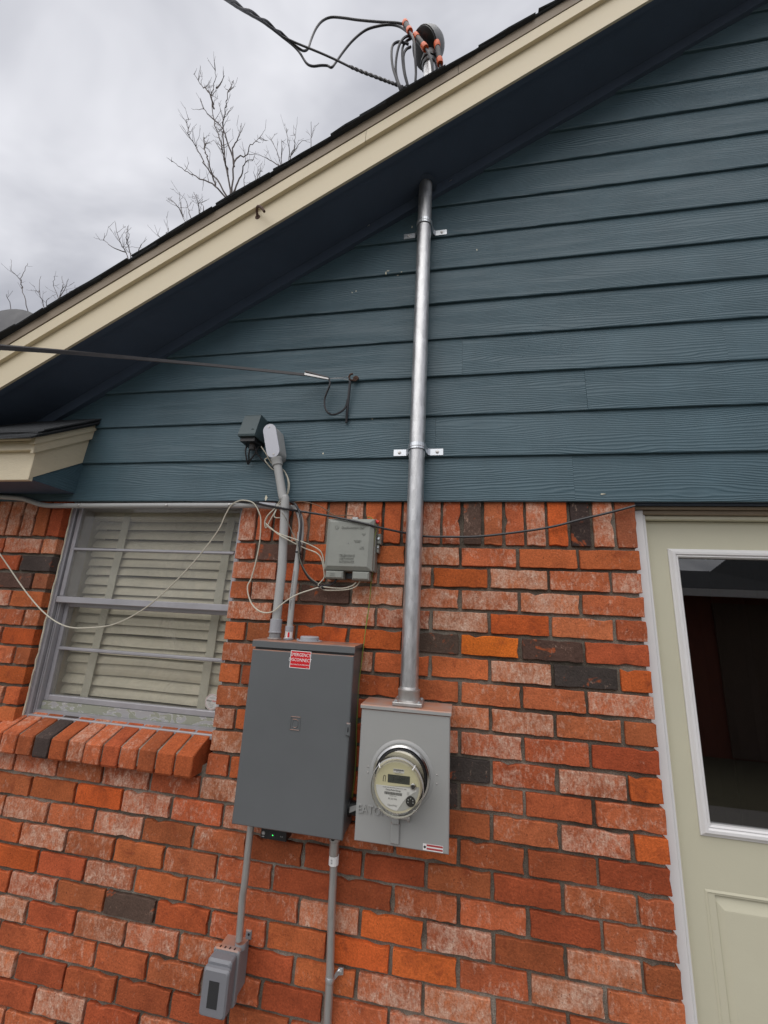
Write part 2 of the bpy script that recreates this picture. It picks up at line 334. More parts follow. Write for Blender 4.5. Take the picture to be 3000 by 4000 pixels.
def sharp(me, ang=40):
    import bmesh
    b = bmesh.new(); b.from_mesh(me)
    for e in b.edges:
        if len(e.link_faces) == 2 and e.calc_face_angle(0) > RAD(ang): e.smooth = False
    b.to_mesh(me); b.free()
def tag(o, label=None, cat=None, group=None, kind=None):
    if label: o['label'] = label
    if cat: o['category'] = cat
    if group: o['group'] = group
    if kind: o['kind'] = kind
    return o
def thing(name, loc, label, cat, group=None):
    o = bpy.data.objects.new(name, None); scene.collection.objects.link(o); o.location = loc; o.empty_display_size = 0.1
    WLOC[o.name] = Vector(loc); return tag(o, label, cat, group)
def curve(pts, n=6):
    pts = [Vector(p) for p in pts]; out = []
    for i in range(len(pts)-1):
        p0, p1, p2, p3 = pts[max(i-1, 0)], pts[i], pts[i+1], pts[min(i+2, len(pts)-1)]
        for k in range(n):
            t = k/n
            out.append(0.5*((2*p1)+(p2-p0)*t+(2*p0-5*p1+4*p2-p3)*t*t+(3*p1-p0-3*p2+p3)*t**3))
    return out+[pts[-1]]
def cable(pts, r, n=6, seg=6): return MB().tube(curve(pts, seg), r, n)
def text(body, size, centre, m, parent, name='lettering', depth=0.0006, rx=(1, 0, 0), ry=(0, 0, 1), sx=1.0, align='CENTER'):
    """flat lettering lying in the plane rx, ry (default: facing -Y)"""
    c = bpy.data.curves.new('t', 'FONT'); c.body = body; c.size = size; c.extrude = depth/2; c.align_x = align; c.align_y = 'CENTER'; c.resolution_u = 2
    t = bpy.data.objects.new('t', c); scene.collection.objects.link(t)
    bpy.context.view_layer.update()
    me = bpy.data.meshes.new_from_object(t.evaluated_get(bpy.context.evaluated_depsgraph_get()))
    rx, ry = Vector(rx).normalized(), Vector(ry).normalized(); nz = rx.cross(ry)
    mb = MB(); mb.add([Vector(centre)+rx*(v.co.x*sx)+ry*v.co.y+nz*v.co.z for v in me.vertices], [tuple(p.vertices) for p in me.polygons])
    bpy.data.objects.remove(t); bpy.data.curves.remove(c); bpy.data.meshes.remove(me)
    return mb.build(name, m, parent)

# ================================================================ THE SETTING
g = MB(); g.add([(-400, -400, 0), (400, -400, 0), (400, 400, 0), (-400, 400, 0)], [(0, 1, 2, 3)])
tag(g.build('ground', 'grass', origin=(0, 0, 0)), kind='structure')
tag(MB().box(-6, 4, -3.2, -0.02, -0.1, 0.06).build('patio', 'concrete'), kind='structure')

SL = 0.5955                               # slope of the gable
house = thing('brick_house', (-1.2, 0.5, 0), 'orange brick house with dark teal gable siding and cream rake trim', 'house')
WX0, WX1, WZ0 = -2.385, -1.507, 1.10      # window opening (goes up to the siding)
DX0, DX1 = 0.0, 1.04                      # door opening
ZT = 2.10                                 # top of the brickwork, hidden behind the lowest plank
XL, XR = -3.6, 2.6

# ---- brickwork
wall = MB()
yf, yb = 0.0120, 0.10
wall.box(XL, WX0-0.012, yf, yb, 0, ZT).box(WX0-0.012, WX1+0.010, yf, yb, 0, WZ0-0.02).box(WX1+0.010, DX0-0.010, yf, yb, 0, ZT)
wall = wall.build('brick_wall', 'mortar', house)
MB().box(DX1+0.004, XR, yf, yb, 0, ZT).build('mortar_bed', 'mortar', wall)
COL = {'o': ((0.50, 0.120, 0.040), 0.26), 'O': ((0.56, 0.116, 0.028), 0.12), 'Y': ((0.66, 0.138, 0.018), 0.02), 'r': ((0.41, 0.090, 0.034), 0.24), 'm': ((0.48, 0.125, 0.050), 0.54),
       'w': ((0.48, 0.145, 0.066), 0.80), 'b': ((0.36, 0.094, 0.035), 0.34), 'd': ((0.115, 0.068, 0.052), 0.34), 'v': ((0.066, 0.048, 0.043), 0.28), 'x': ((0.28, 0.085, 0.04), 0.35)}
BM = {}
rb = random.Random(3)
def brick_mesh(w, h, d=0.09, dark=False):
    key = (round(w, 3), round(h, 3), dark, rb.randrange(9 if w > 0.15 else 5))
    if key in BM: return BM[key]
    r = random.Random(str(key)); hw, hh = w/2, h/2
    nx = max(3, int(w/0.022)); nz = max(3, int(h/0.022))
    j = lambda a=0.0014: -min(abs(r.gauss(0, a)), 0.004)
    c = 0.003
    out = []
    def side(p, q, nrm, n):
        for i in range(n+1):
            t = i/n; x, z = p[0]+(q[0]-p[0])*t, p[1]+(q[1]-p[1])*t; e = j()
            if r.random() < 0.035 and 0 < i < n: e -= 0.008*r.random()
            out.append((x+nrm[0]*e, z+nrm[1]*e))
    side((-hw+c, -hh), (hw-c, -hh), (0, -1), nx); side((hw, -hh+c), (hw, hh-c), (1, 0), nz)
    side((hw-c, hh), (-hw+c, hh), (0, 1), nx); side((-hw, hh-c), (-hw, -hh+c), (-1, 0), nz)
    out = [(x if abs(x) < hw else x, z) for x, z in out]
    rings = [[(x-math.copysign(r.uniform(.0004, .0026), x), r.uniform(0, 0.0006), z-math.copysign(r.uniform(.0004, .0022), z)) for x, z in out], [(x, 0.0014+r.uniform(0, 0.0022), z) for x, z in out], [(x, d, z) for x, z in out]]
    mb = MB().loft(rings)
    me = bpy.data.meshes.new('brick'); me.from_pydata(mb.v, [], mb.f); me.update(); fix(me)
    me.materials.append(M['brick_dark' if dark else 'brick']); BM[key] = me
    return me
extra = MB()
def brick(cx, cz, w, h, code, parent, face=0.0, visible=True):
    y = face+rb.uniform(-0.0022, 0.0018)
    cx += rb.uniform(-0.0012, 0.0012); cz += rb.uniform(-0.0012, 0.0012)
    me = brick_mesh(w, h, dark=code in 'dv')
    if not visible:
        extra.add([v.co+Vector((cx, y, cz)) for v in me.vertices], [tuple(p.vertices) for p in me.polygons]); return
    o = bpy.data.objects.new('brick', me); scene.collection.objects.link(o); o.parent = parent
    o.location = Vector((cx, y, cz))-WLOC[parent.name]
    o.rotation_euler = (rb.gauss(0, 0.004), rb.gauss(0, 0.004), rb.gauss(0, 0.004))
    c, a = COL[code]; k = rb.uniform(0.72, 1.08); g2 = rb.uniform(0.90, 1.14)
    o.color = (c[0]*k, c[1]*k*g2, c[2]*k*g2, max(0, a+rb.uniform(-0.07, 0.07)))
# one letter per brick, read off the photograph from the door edge leftwards (row 0 is the first below the soldiers)
ROWS = ['oomwoodm', 'wmwOwwow', 'mwwwwdwm', 'mmOwwwow', 'rdYdOObo', 'Ovwoowmm', 'wmmbooro', 'bmwwrrmm', 'rmwwrrow', 'OwmvOrww', 'mrmvooom',
        'Owmbmrwwmwmww', 'rrbommwmwOobwm', 'mmrbrrbmbwmwmom', 'mrmmrrmmomwowm', 'bwbwOwmmowrOwm', 'mwmOOomodbwowm', 'mrmwwormwwrwom', 'omrwmrmmrmrwmo', 'rmmwombrrbrwrm', 'morwmrmwrwrowd', 'wmormbrwodmwrm', 'omrwmrmwrwomrw']
LEFTROWS = ['wwm', 'vrw', 'xdo', 'owm', 'mmr', 'Owo', 'bmo', 'Oom', 'owr', 'oom', 'mow', 'wmo']
JX, JZ = 0.0092, 0.0102
vis = lambda x, z: all(-170 < a < b for a, b in zip(px((x, 0, z)), (3170, 4230)))
def row_bricks(k):
    """(x0, x1) of the bricks of row k on the common bond, right to left"""
    x = 0.0; first = True
    while x > XL:
        wd = L if (k % 2 == 0 or not first) else L*0.5
        yield x-wd+JX, x
        x -= wd; first = False
for k in range(25):
    z1 = ZS-k*H-JZ/2; z0 = z1-H+JZ; zc = (z0+z1)/2
    if z1 < 0.03: break
    z0 = max(z0, 0.0)
    below = z1 < WZ0-0.05
    s = ROWS[k] if k < len(ROWS) else ''
    for i, (x0, x1) in enumerate(row_bricks(k)):
        code = s[i] if i < len(s) else rb.choice('omwmrwo')
        if not below:
            if x1 < WX1+0.02: break
            x0 = max(x0, WX1+rb.uniform(-0.003, 0.003))
        if x1-x0 < 0.03: continue
        brick((x0+x1)/2, zc, x1-x0, H-JZ, code, wall, visible=vis((x0+x1)/2, zc))
    if not below:                          # left of the window
        x1 = WX0; i = 0
        while x1 > XL:
            wd = (0.085 if k % 2 == 0 else 0.175) if i == 0 else L
            s2 = LEFTROWS[k] if k < len(LEFTROWS) else 'mow'
            brick(x1-(wd-JX)/2, zc, wd-JX, H-JZ, s2[i] if i < len(s2) else rb.choice('omw'), wall, visible=vis(x1-wd/2, zc))
            x1 -= wd; i += 1
    x = DX1                                # right of the door, out of the picture
    while x < XR-0.1:
        brick(x+(L-JX)/2, zc, L-JX, H-JZ, rb.choice('omwr'), wall, visible=False); x += L
# soldier course
SP = 0.0757
SOLD = 'xwvOwmmdmwmoowxmwmmww'
zc = (ZS+JZ/2+ZT-0.004)/2; hh = ZT-0.004-ZS-JZ/2
x = 0.0; i = 0
while x-SP > WX1-0.03:
    wd = SP-JX if x-SP > WX1 else x-WX1
    if wd > 0.03: brick(x-wd/2, zc, wd, hh, SOLD[i] if i < len(SOLD) else 'm', wall)
    x -= SP; i += 1
x = WX0; i = 0
while x > XL+0.1:
    brick(x-(SP-JX)/2, zc, SP-JX, hh, 'rbwwwmbowm'[i % 10], wall, visible=vis(x, zc)); x -= SP; i += 1
x = DX1
while x < XR-0.1: brick(x+(SP-JX)/2, zc, SP-JX, hh, rb.choice('omwr'), wall, visible=False); x += SP
ex = extra.build('brick_margin', 'brick', wall); ex.color = (0.48, 0.12, 0.045, 0.4); tag(ex, kind='stuff')

# ---- sloping rowlock sill below the window
SB = MB()
def sill_pt(y, top): return (1.131+(y+0.055)*0.44) if top else (1.058+(y+0.055)*0.30)
SB.prism([(-2.45, -0.045, sill_pt(-.046, 0)+0.01), (-2.45, -0.045, sill_pt(-.046, 1)-0.007), (-2.45, 0.06, sill_pt(.06, 1)-0.007), (-2.45, 0.06, 1.05)], (0.915, 0, 0))
sill = SB.build('window_sill', 'mortar', house)
for i, code in enumerate('oobmrmwovbmmo'):
    x1 = -1.531-i*SP; x0 = x1-SP+0.0085
    r = random.Random(50+i); j = lambda: r.uniform(-0.0022, 0.0022); yy = -0.055+j()
    prof = [(yy+0.004, sill_pt(yy, 0)+j()), (yy, sill_pt(yy, 0)+0.006), (yy+j()*.5, (sill_pt(yy, 0)+sill_pt(yy, 1))/2), (yy, sill_pt(yy, 1)-0.005), (yy+0.005, sill_pt(yy, 1)+j()*.5), (0.0, sill_pt(0, 1)+j()*.3), (0.058, sill_pt(0.058, 1)), (0.058, 1.055)]
    nn = len(prof); rings = []
    for t in (0, 0.04, 0.35, 0.65, 0.96, 1):
        e = 0.0028 if t in (0, 1) else 0
        cy, cz = 0.0, 1.11
        rings.append([(x0+(x1-x0)*t+j()*0.4, a+(e if a < 0 else 0), b+(-e if b > 1.1 else e)) for a, b in prof])
    o = MB().loft(rings).build('brick', 'brick_dark' if code in 'dv' else 'brick', sill, origin=((x0+x1)/2, 0, 1.1))
    c, a = COL[code]; k = r.uniform(0.78, 1.02); o.color = (c[0]*k, c[1]*k, c[2]*k, a*1.05)

# ---- gable siding: lapped planks
Z0, EX = 2.0813, 0.1778
GT = 3.985                                 # height of the frieze's lower edge at X = 0
back = MB(); back.add([(XL, 0.02, ZT), (XR, 0.02, ZT), (XR, 0.02, GT+SL*XR), (-2.95, 0.02, GT-SL*2.95), (XL, 0.02, GT-SL*2.95)], [(0, 1, 2, 3, 4)])
gable = back.build('gable_siding', 'soffit', house)
JOINTS = {0: [-0.2], 1: [P(1701, 1710).x], 2: [P(2287, 1527).x], 3: [P(2829, 1343).x, P(1806, 1390).x], 5: [P(900, 1200).x]}
rp = random.Random(11)
for k in range(20):
    zb, zt = Z0+k*EX, Z0+(k+1)*EX+0.028
    xl = lambda z: max(XL+0.02, (z-GT-0.03)/SL)
    if k == 0: zb -= 0.004
    ends = [None]+sorted(JOINTS.get(k, []))+[None]
    for a, b in zip(ends[:-1], ends[1:]):
        t = 0.0100; yo = -0.0135+rp.uniform(-0.0012, 0.0008)
        ylo, yhi = yo, yo+0.0125
        def q(x, z, back=0.0): return (x, ylo+(yhi-ylo)*(z-zb)/(zt-zb)+back, z)
        zs = [zb, zb+0.003, zt]
        lft = [(a+0.0003 if a is not None else xl(z)) for z in zs]; rgt = [(b-0.0003 if b is not None else XR) for z in zs]
        if rgt[0]-lft[0] < 0.05: continue
        mb = MB(); pl = [q(lft[0], zb, 0.0016), q(lft[1], zs[1]), q(lft[2], zt), q(rgt[2], zt), q(rgt[1], zs[1]), q(rgt[0], zb, 0.0016)]
        if lft[2] > rgt[2]: continue
        mb.prism(pl, (0, t, 0))
        mb.build('plank', 'siding', gable, origin=((lft[0]+1.0)*0+rp.uniform(-0.3, 0.3), 0, zb))
rq = random.Random(9)
for x_, y_, w_, h_ in ((1508, 1068, 4, 11), (1516, 1059, 8, 3), (1553, 1070, 5, 4), (1568, 1064, 4, 3), (1863, 974, 3, 8), (1609, 885, 3, 8), (1390, 1135, 3, 6), (1375, 1140, 3, 4), (2353, 1930, 12, 3), (1262, 1772, 5, 5), (1452, 1632, 5, 8), (1040, 1944, 7, 14)):
    q_ = P(x_, y_, -0.0125); sc_ = 1/1050; yy_ = -0.0135+0.0125*((q_.z-Z0) % EX)/(EX+0.028)-0.0018
    MB().prism([(q_.x+math.cos(a)*w_*sc_*rq.uniform(.5, 1.1), yy_, q_.z+math.sin(a)*h_*sc_*rq.uniform(.5, 1.1)) for a in [k*0.9 for k in range(7)]], (0, 0.004, 0)).build('paint_scar', 'caulk', gable)
# ---- frieze, soffit, rake boards, roof
XA, XB = -3.35, 2.5
def rake(mb, a0, a1, y0, y1, xa=XA, xb=XB):
    """board running up the rake: its height at X = 0 lies between a0 and a1"""
    return mb.loft([[(x, y0, a0+SL*x), (x, y1, a0+SL*x), (x, y1, a1+SL*x), (x, y0, a1+SL*x)] for x in (xa, xb)])
rake(MB(), GT, 4.052, -0.030, 0.02).build('frieze_board', 'soffit', house)
rake(MB(), 4.042, 4.058, -0.252, -0.031).build('rake_soffit', 'soffit', house)
jx = P(1430, 530, -0.285).x
rake(MB(), 4.0275, 4.0415, -0.2615, -0.2385).build('soffit_edge', 'soffit', house)
rk = rake(MB(), 4.027, 4.26, -0.272, -0.262).build('rake_fascia', 'cream_smooth', house)
rake(MB(), 4.163, 4.2215, -0.288, -0.2725, XA, jx-0.001).build('trim_strip', 'cream_smooth', rk)
rake(MB(), 4.163, 4.2215, -0.2885, -0.2725, jx+0.001, XB).build('trim_strip', 'cream_smooth', rk)
jx2 = P(1790, 285, -0.285).x
rake(MB(), 4.2265, 4.277, -0.291, -0.2725, XA, jx2-0.001).build('upper_board', 'tan', rk)
rake(MB(), 4.2265, 4.278, -0.2905, -0.2725, jx2+0.001, XB).build('upper_board', 'tan', rk)
roof = rake(MB(), 4.262, 4.274, -0.252, 7.0)
roof = roof.build('roof', 'shingle', house)
rs = random.Random(5); step = 0.122
n = int((XB-XA)/step)
for i in range(n):
    x0 = XA+i*step; x1 = x0+step*1.9
    mb = MB(); lift = 0.002+rs.uniform(0, 0.005)*(rs.random() < 0.5); yo = -0.306+rs.uniform(-0.008, 0.008)
    if 13 < i < 17: lift += 0.005
    th = 0.007
    xs = [x0, x0+step*0.5, x0+step, x1]; rings = []
    for q, x in enumerate(xs):
        a = 4.281+lift*(1-q*0.3)+0.005*(1-(x-x0)/(x1-x0)); r1 = rs.uniform(-0.0035, 0.0035); z = a+SL*x
        rings.append([(x, yo+r1, z-th*0.7+rs.uniform(-.002, .002)), (x, yo+r1-0.003, z), (x, yo+0.03, z+0.001), (x, 0.35, z+0.001), (x, 0.35, z-th*0.4)])
    mb.loft(rings).build('shingle', 'shingle', roof)
tag(rake(MB(), 4.276, 4.288, 0.352, 7.0, XA, XB).build('shingle_field', 'shingle', roof), kind='stuff')
# far slope of the roof beyond the ridge
MB().loft([[(XB, y, 4.262+SL*XB), (XB+4, y, 4.262+SL*(XB-4)), (XB+4, y, 4.28+SL*(XB-4)), (XB, y, 4.28+SL*XB)] for y in (-0.29, 7)]).build('roof_back_slope', 'shingle', roof)

for x_, y_, w_, h_ in ((345, 1573, 14, 4), (330, 1580, 6, 3), (390, 1544, 8, 5), (1620, 770, 7, 3), (1560, 800, 6, 2), (1440, 880, 8, 3), (1760, 705, 9, 3)):
    q_ = P(x_, y_, -0.031)
    if GT+SL*q_.x < q_.z < 4.05+SL*q_.x: MB().prism([(q_.x+math.cos(a)*w_/1050*rq.uniform(.5, 1.1), -0.0312, q_.z+math.sin(a)*h_/1050*rq.uniform(.5, 1.1)+0.5*math.cos(a)*w_/1050) for a in [k*0.9 for k in range(7)]], (0, 0.003, 0)).build('paint_scar', 'castalu', house)

# ---- pent roof return at the left
RX, RY = -2.333, -0.228
def sl(y): return 2.112+(y-RY)*0.70       # lower edge of its sloping side trim
ret = MB().box(XL, RX-0.005, RY+0.019, 0.0, 2.112, 2.120); ret = ret.build('eave_return', 'soffit', house)
fb = MB().bbox(XL, RX-0.0015, RY, RY+0.018, 2.106, 2.245, 0.002).build('fascia_board', 'cream', ret)
MB().bbox(XL, RX+0.010, RY-0.020, RY-0.0005, 2.228, 2.268, 0.002).build('trim_strip', 'cream', ret)
MB().bbox(XL, RX+0.016, RY-0.030, RY-0.0005, 2.2695, 2.296, 0.002).build('drip_board', 'cream', ret)
def side(mb, d0, d1, x0, x1, y0=RY, y1=0.004):
    return mb.prism([(x0, y0, sl(y0)+d0), (x0, y1, sl(y1)+d0), (x0, y1, sl(y1)+d1), (x0, y0, sl(y0)+d1)], (x1-x0, 0, 0))
side(MB(), 0.0, 0.133, RX-0.018, RX, RY+0.001).build('side_board', 'cream', ret)
side(MB(), 0.116, 0.156, RX+0.0005, RX+0.014, RY-0.0195).build('side_trim', 'cream', ret)
side(MB(), 0.1575, 0.186, RX+0.0005, RX+0.022, RY-0.0295).build('side_drip', 'cream', ret)
MB().add([(RX-0.004, RY+0.02, sl(RY+0.02)+0.01), (RX-0.004, 0.0, sl(0)+0.01), (RX-0.004, 0.0, 2.114), (RX-0.004, RY+0.02, 2.114)], [(0, 1, 2, 3)]).build('cheek_panel', 'siding', ret)
for i in range(4):
    y0 = RY-0.062+i*0.012; rr = random.Random(80+i)
    y1 = 0.005; mb = MB()
    zf = lambda y: sl(y)+0.190+i*0.0085
    xs = [XL]+[RX-0.6, RX-0.35, RX-0.1, RX+0.045+rr.uniform(-.012, .012)]
    rings = [[(x, y0+rr.uniform(-.004, .004), zf(y0)+rr.uniform(-.003, .002)), (x, y0+rr.uniform(-.004, .004), zf(y0)+0.0065+rr.uniform(0, .003)), (x, y1, zf(y1)+0.0065), (x, y1, zf(y1))] for x in xs]
    mb.loft(rings).build('shingle', 'shingle', ret)

# ---- window
win = MB()
for x0, x1, y0, y1 in ((WX0, WX0+0.020, 0.040, 0.13), (WX0+0.020, WX0+0.032, 0.060, 0.13), (WX1-0.012, WX1, 0.046, 0.13), (WX1-0.016, WX1-0.012, 0.064, 0.13)):
    win.bbox(x0, x1, y0, y1, 1.168, ZT, 0.002)
for x0, x1, y0 in ((WX0+0.005, WX0+0.010, 0.036), (WX0+0.024, WX0+0.028, 0.055)): win.box(x0, x1, y0, y0+0.01, 1.18, ZT)
win.bbox(WX0, WX1, 0.036, 0.13, 1.158, 1.176, 0.002).box(WX0+0.02, WX1-0.02, 0.058, 0.13, 1.176, 1.190).box(WX0+0.02, WX1-0.02, 0.05, 0.13, 2.06, ZT)
win = win.build('window', 'alu', house)
MB().box(WX0+0.033, WX1-0.017, 0.078, 0.10, 1.1905, 1.222).build('sill_apron', 'peel', win)
sx0, sx1 = WX0+0.032, WX1-0.0165
up = MB().bbox(sx0-0.004, sx0+0.016, 0.046, 0.066, 1.657, 2.06, 0.002).build('upper_sash', 'alu', win)
MB().bbox(sx1-0.016, sx1+0.004, 0.046, 0.066, 1.657, 2.06, 0.002).build('stile', 'alu', up)
MB().bbox(sx0-0.006, sx1+0.006, 0.036, 0.066, 1.629, 1.656, 0.003).build('meeting_rail', 'alu', up)
MB().bbox(sx0+0.0165, sx1-0.0165, 0.044, 0.064, 1.862, 1.874, 0.003).build('muntin', 'alu', up)
MB().box(sx0+0.015, sx1-0.015, 0.0565, 0.0595, 1.657, 2.062).build('pane', 'glass', up)
lo = MB().bbox(sx0, sx0+0.02, 0.082, 0.104, 1.2225, 1.64, 0.002).bbox(sx1-0.02, sx1, 0.082, 0.104, 1.2225, 1.64, 0.002).bbox(sx0+0.0205, sx1-0.0205, 0.081, 0.104, 1.2225, 1.246, 0.003).bbox(sx0+0.0205, sx1-0.0205, 0.081, 0.104, 1.612, 1.64, 0.003).build('lower_sash', 'alu', win)
MB().bbox(sx0+0.0205, sx1-0.0205, 0.079, 0.100, 1.429, 1.442, 0.003).build('muntin', 'alu', lo)
MB().box(sx0+0.019, sx1-0.019, 0.0925, 0.0955, 1.246, 1.612).build('pane', 'glass', lo)
cl = []
for i in range(30): cl.append((WX0+0.0015+random.uniform(-.002, .002), 0.037+random.uniform(-.003, .003), 1.17+i*0.031))
MB().tube(cl, 0.0042, 5).build('caulk_bead', 'caulk', win)
# round paper sticker inside the lower pane
sc = P(828, 2742, 0.0965); sk = MB().lathe(sc, (0, -1, 0), [(0.030, 0.0), (0.030, 0.0006)], 28).build('paper_sticker', 'print_white', win)
sk['label'] = 'round white paper sticker in the lower right corner of the pane'
rg = MB()
for k in range(40):
    a, b = 2*math.pi*k/40, 2*math.pi*(k+1)/40
    rg.add([sc+Vector((math.cos(t)*r, -0.0009, math.sin(t)*r)) for t, r in ((a, .0275), (b, .0275), (b, .0265), (a, .0265))], [(0, 1, 2, 3)])
rg.build('ring_print', 'red', sk)
text('Next', 0.0105, sc+Vector((-0.0125, -0.0010, 0.004)), 'print_black', sk); text('Gen', 0.0105, sc+Vector((0.0095, -0.0010, 0.004)), 'red', sk)
for k, zo in enumerate((0.015, -0.008, -0.014, -0.02)): text('mmmmnmmm'[:8-k], 0.0036, sc+Vector((0, -0.0010, zo)), 'print_grey', sk)

# ---- room behind the openings
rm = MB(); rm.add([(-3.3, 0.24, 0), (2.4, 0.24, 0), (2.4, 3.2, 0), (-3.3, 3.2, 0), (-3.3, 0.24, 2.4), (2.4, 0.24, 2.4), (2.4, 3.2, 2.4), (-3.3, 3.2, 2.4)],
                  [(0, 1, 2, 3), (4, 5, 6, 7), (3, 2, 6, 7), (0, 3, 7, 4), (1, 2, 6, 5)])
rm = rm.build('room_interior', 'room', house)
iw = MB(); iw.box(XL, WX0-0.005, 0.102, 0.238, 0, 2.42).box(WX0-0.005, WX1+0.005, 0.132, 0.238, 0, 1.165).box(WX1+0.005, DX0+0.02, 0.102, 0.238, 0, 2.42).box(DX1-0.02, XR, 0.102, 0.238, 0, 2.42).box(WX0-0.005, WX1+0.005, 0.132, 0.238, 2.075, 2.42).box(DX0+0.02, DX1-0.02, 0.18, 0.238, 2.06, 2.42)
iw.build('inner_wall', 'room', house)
MB().box(WX0-0.004, WX0+0.012, 0.131, 0.237, 1.166, 2.074).box(WX1-0.012, WX1+0.004, 0.131, 0.237, 1.166, 2.074).build('window_liner', 'blind', win)
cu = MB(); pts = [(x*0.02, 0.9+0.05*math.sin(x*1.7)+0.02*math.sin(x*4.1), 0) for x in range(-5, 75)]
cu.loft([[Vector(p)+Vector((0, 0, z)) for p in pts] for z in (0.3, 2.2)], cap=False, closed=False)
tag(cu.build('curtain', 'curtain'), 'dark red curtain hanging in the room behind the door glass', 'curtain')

# ---- door
dr = MB()
DY = 0.085
dl, drr, dz0, dz1 = 0.056, 0.985, 0.07, 2.028
gx0, gx1, gz0, gz1 = 0.155, 0.886, 1.072, 1.897   # glass
px0, px1, pz0, pz1 = 0.13, 0.47, 0.22, 0.888
dr.box(dl, gx0-0.01, DY, DY+0.045, dz0, dz1).box(gx1+0.01, drr, DY, DY+0.045, dz0, dz1).box(gx0-0.01, gx1+0.01, DY, DY+0.045, gz1+0.01, dz1)
dr.box(gx0-0.01, gx1+0.01, DY, DY+0.045, pz1, gz0-0.01).box(gx0-0.01, gx1+0.01, DY, DY+0.045, dz0, pz0).box(gx0-0.01, gx1+0.01, DY+0.012, DY+0.045, pz0, pz1)
dr.box(0.500, 0.541, DY, DY+0.045, pz0, pz1)
door = dr.build('door', 'door', house)
def frame_rings(mb, x0, x1, z0, z1, prof):
    mb.loft([[(x0-e, y, z0-e), (x1+e, y, z0-e), (x1+e, y, z1+e), (x0-e, y, z1+e)] for e, y in prof], cap=False)
lf = MB(); frame_rings(lf, gx0, gx1, gz0, gz1, [(0.0, DY+0.02), (0.0, DY-0.004), (0.004, DY-0.009), (0.008, DY-0.007), (0.012, DY-0.013), (0.020, DY-0.013), (0.027, DY-0.007), (0.031, DY-0.005), (0.031, DY+0.002)])
lf.build('lite_frame', 'white', door, smooth=False)
MB().box(gx0-0.004, gx1+0.004, DY+0.010, DY+0.014, gz0-0.004, gz1+0.004).build('pane', 'door_glass', door)
for a, b in ((px0, 0.485), (0.556, 0.90)):
    rp2 = MB()
    frame_rings(rp2, a, b, pz0, pz1, [(0.012, DY-0.0005), (0.006, DY-0.003), (0.0, DY+0.008), (-0.008, DY+0.009), (-0.036, DY-0.001), (-0.040, DY-0.0012)])
    rp2.add([(x, DY-0.0012, z) for x, z in ((a+0.04, pz0+0.04), (b-0.04, pz0+0.04), (b-0.04, pz1-0.04), (a+0.04, pz1-0.04))], [(0, 1, 2, 3)])
    rp2.build('raised_panel', 'door', door)
kn = MB().lathe((0.925, DY, 0.95), (0, -1, 0), [(0.03, 0), (0.03, 0.006), (0.012, 0.008), (0.012, 0.03), (0.024, 0.036), (0.027, 0.05), (0.018, 0.062), (0.002, 0.064)], 24).build('door_knob', 'zinc', door, smooth=True)
df = MB()
df.bbox(-0.004, 0.040, 0.040, 0.13, 0.06, 2.06, 0.004).bbox(0.0405, 0.050, 0.052, 0.13, 0.06, 2.045, 0.002).bbox(0.991, 0.9995, 0.052, 0.13, 0.06, 2.045, 0.002).bbox(1.0, 1.044, 0.040, 0.13, 0.06, 2.06, 0.004)
df = df.build('door_frame', 'white', house)
MB().bbox(0.0505, 0.0575, 0.066, 0.083, 0.065, 2.03, 0.002).build('weather_strip', 'caulk', df)
MB().bbox(0.0505, 0.99, 0.060, 0.13, 2.030, 2.0455, 0.003).build('head_stop', 'door', df)
MB().bbox(0.0405, 0.9995, 0.044, 0.13, 2.046, 2.0605, 0.003).build('head_jamb', 'tan', df)
MB().bbox(-0.002, 1.042, 0.030, 0.13, 2.0615, 2.0725, 0.003).build('head_trim', 'tan', df)
MB().box(0.0, 1.04, 0.012, 0.13, 2.0735, 2.10).build('header_board', 'soffit', df)
MB().box(0.0, 1.04, 0.02, 0.16, 0.0, 0.066).build('threshold', 'alu', df)

# ================================================================ THINGS ON AND ROUND THE WALL
# ---- venetian blind behind the window
bl = thing('venetian_blind', ((WX0+WX1)/2, 0.17, 1.2), 'yellowed wide-slat venetian blind hanging behind the window glass', 'blind')
rbl = random.Random(4)
zz0 = 1.262
for k in range(19):
    z = zz0+k*0.0435; an = RAD(60)+rbl.gauss(0, 0.06); sag = rbl.gauss(0, 0.002)
    if k == 2: an = RAD(84)
    if k in (3, 1): an = RAD(56)
    x0, x1 = WX0+0.028+rbl.uniform(0, 0.004), WX1-0.028
    rings = []
    for i in range(7):
        t = i/6; x = x0+(x1-x0)*t; dz = sag*math.sin(math.pi*t)*2+rbl.gauss(0, 0.0006)
        c = []
        for u in (-1, -0.5, 0, 0.5, 1):
            cy = 0.006*(1-u*u)
            c.append((x, 0.168+0.025*u*math.cos(an)-cy*math.sin(an), z+dz+0.025*u*math.sin(an)+cy*math.cos(an)))
        rings.append(c+[(p[0], p[1]+0.0016, p[2]) for p in reversed(c)])
    MB().loft(rings).build('slat', 'blind', bl)
for xa, xb in ((P(494, 2043, 0.145).x, P(331, 2709, 0.145).x), (P(904, 2027, 0.145).x, P(786, 2750, 0.145).x)):
    pts = [(xa+(xb-xa)*t+random.uniform(-.0015, .0015), 0.1435+random.uniform(-.001, .001), 2.06-(2.06-1.225)*t) for t in [i/14 for i in range(15)]]
    MB().loft([[(x-0.019, y, z), (x+0.019, y, z), (x+0.019, y+0.001, z), (x-0.019, y+0.001, z)] for x, y, z in pts]).build('ladder_tape', 'tape', bl)
MB().bbox(WX0+0.026, WX1-0.026, 0.148, 0.19, 1.205, 1.228, 0.004).build('bottom_rail', 'blind', bl)
MB().bbox(WX0+0.016, WX1-0.016, 0.145, 0.195, 2.03, 2.072, 0.003).build('head_rail', 'blind', bl)

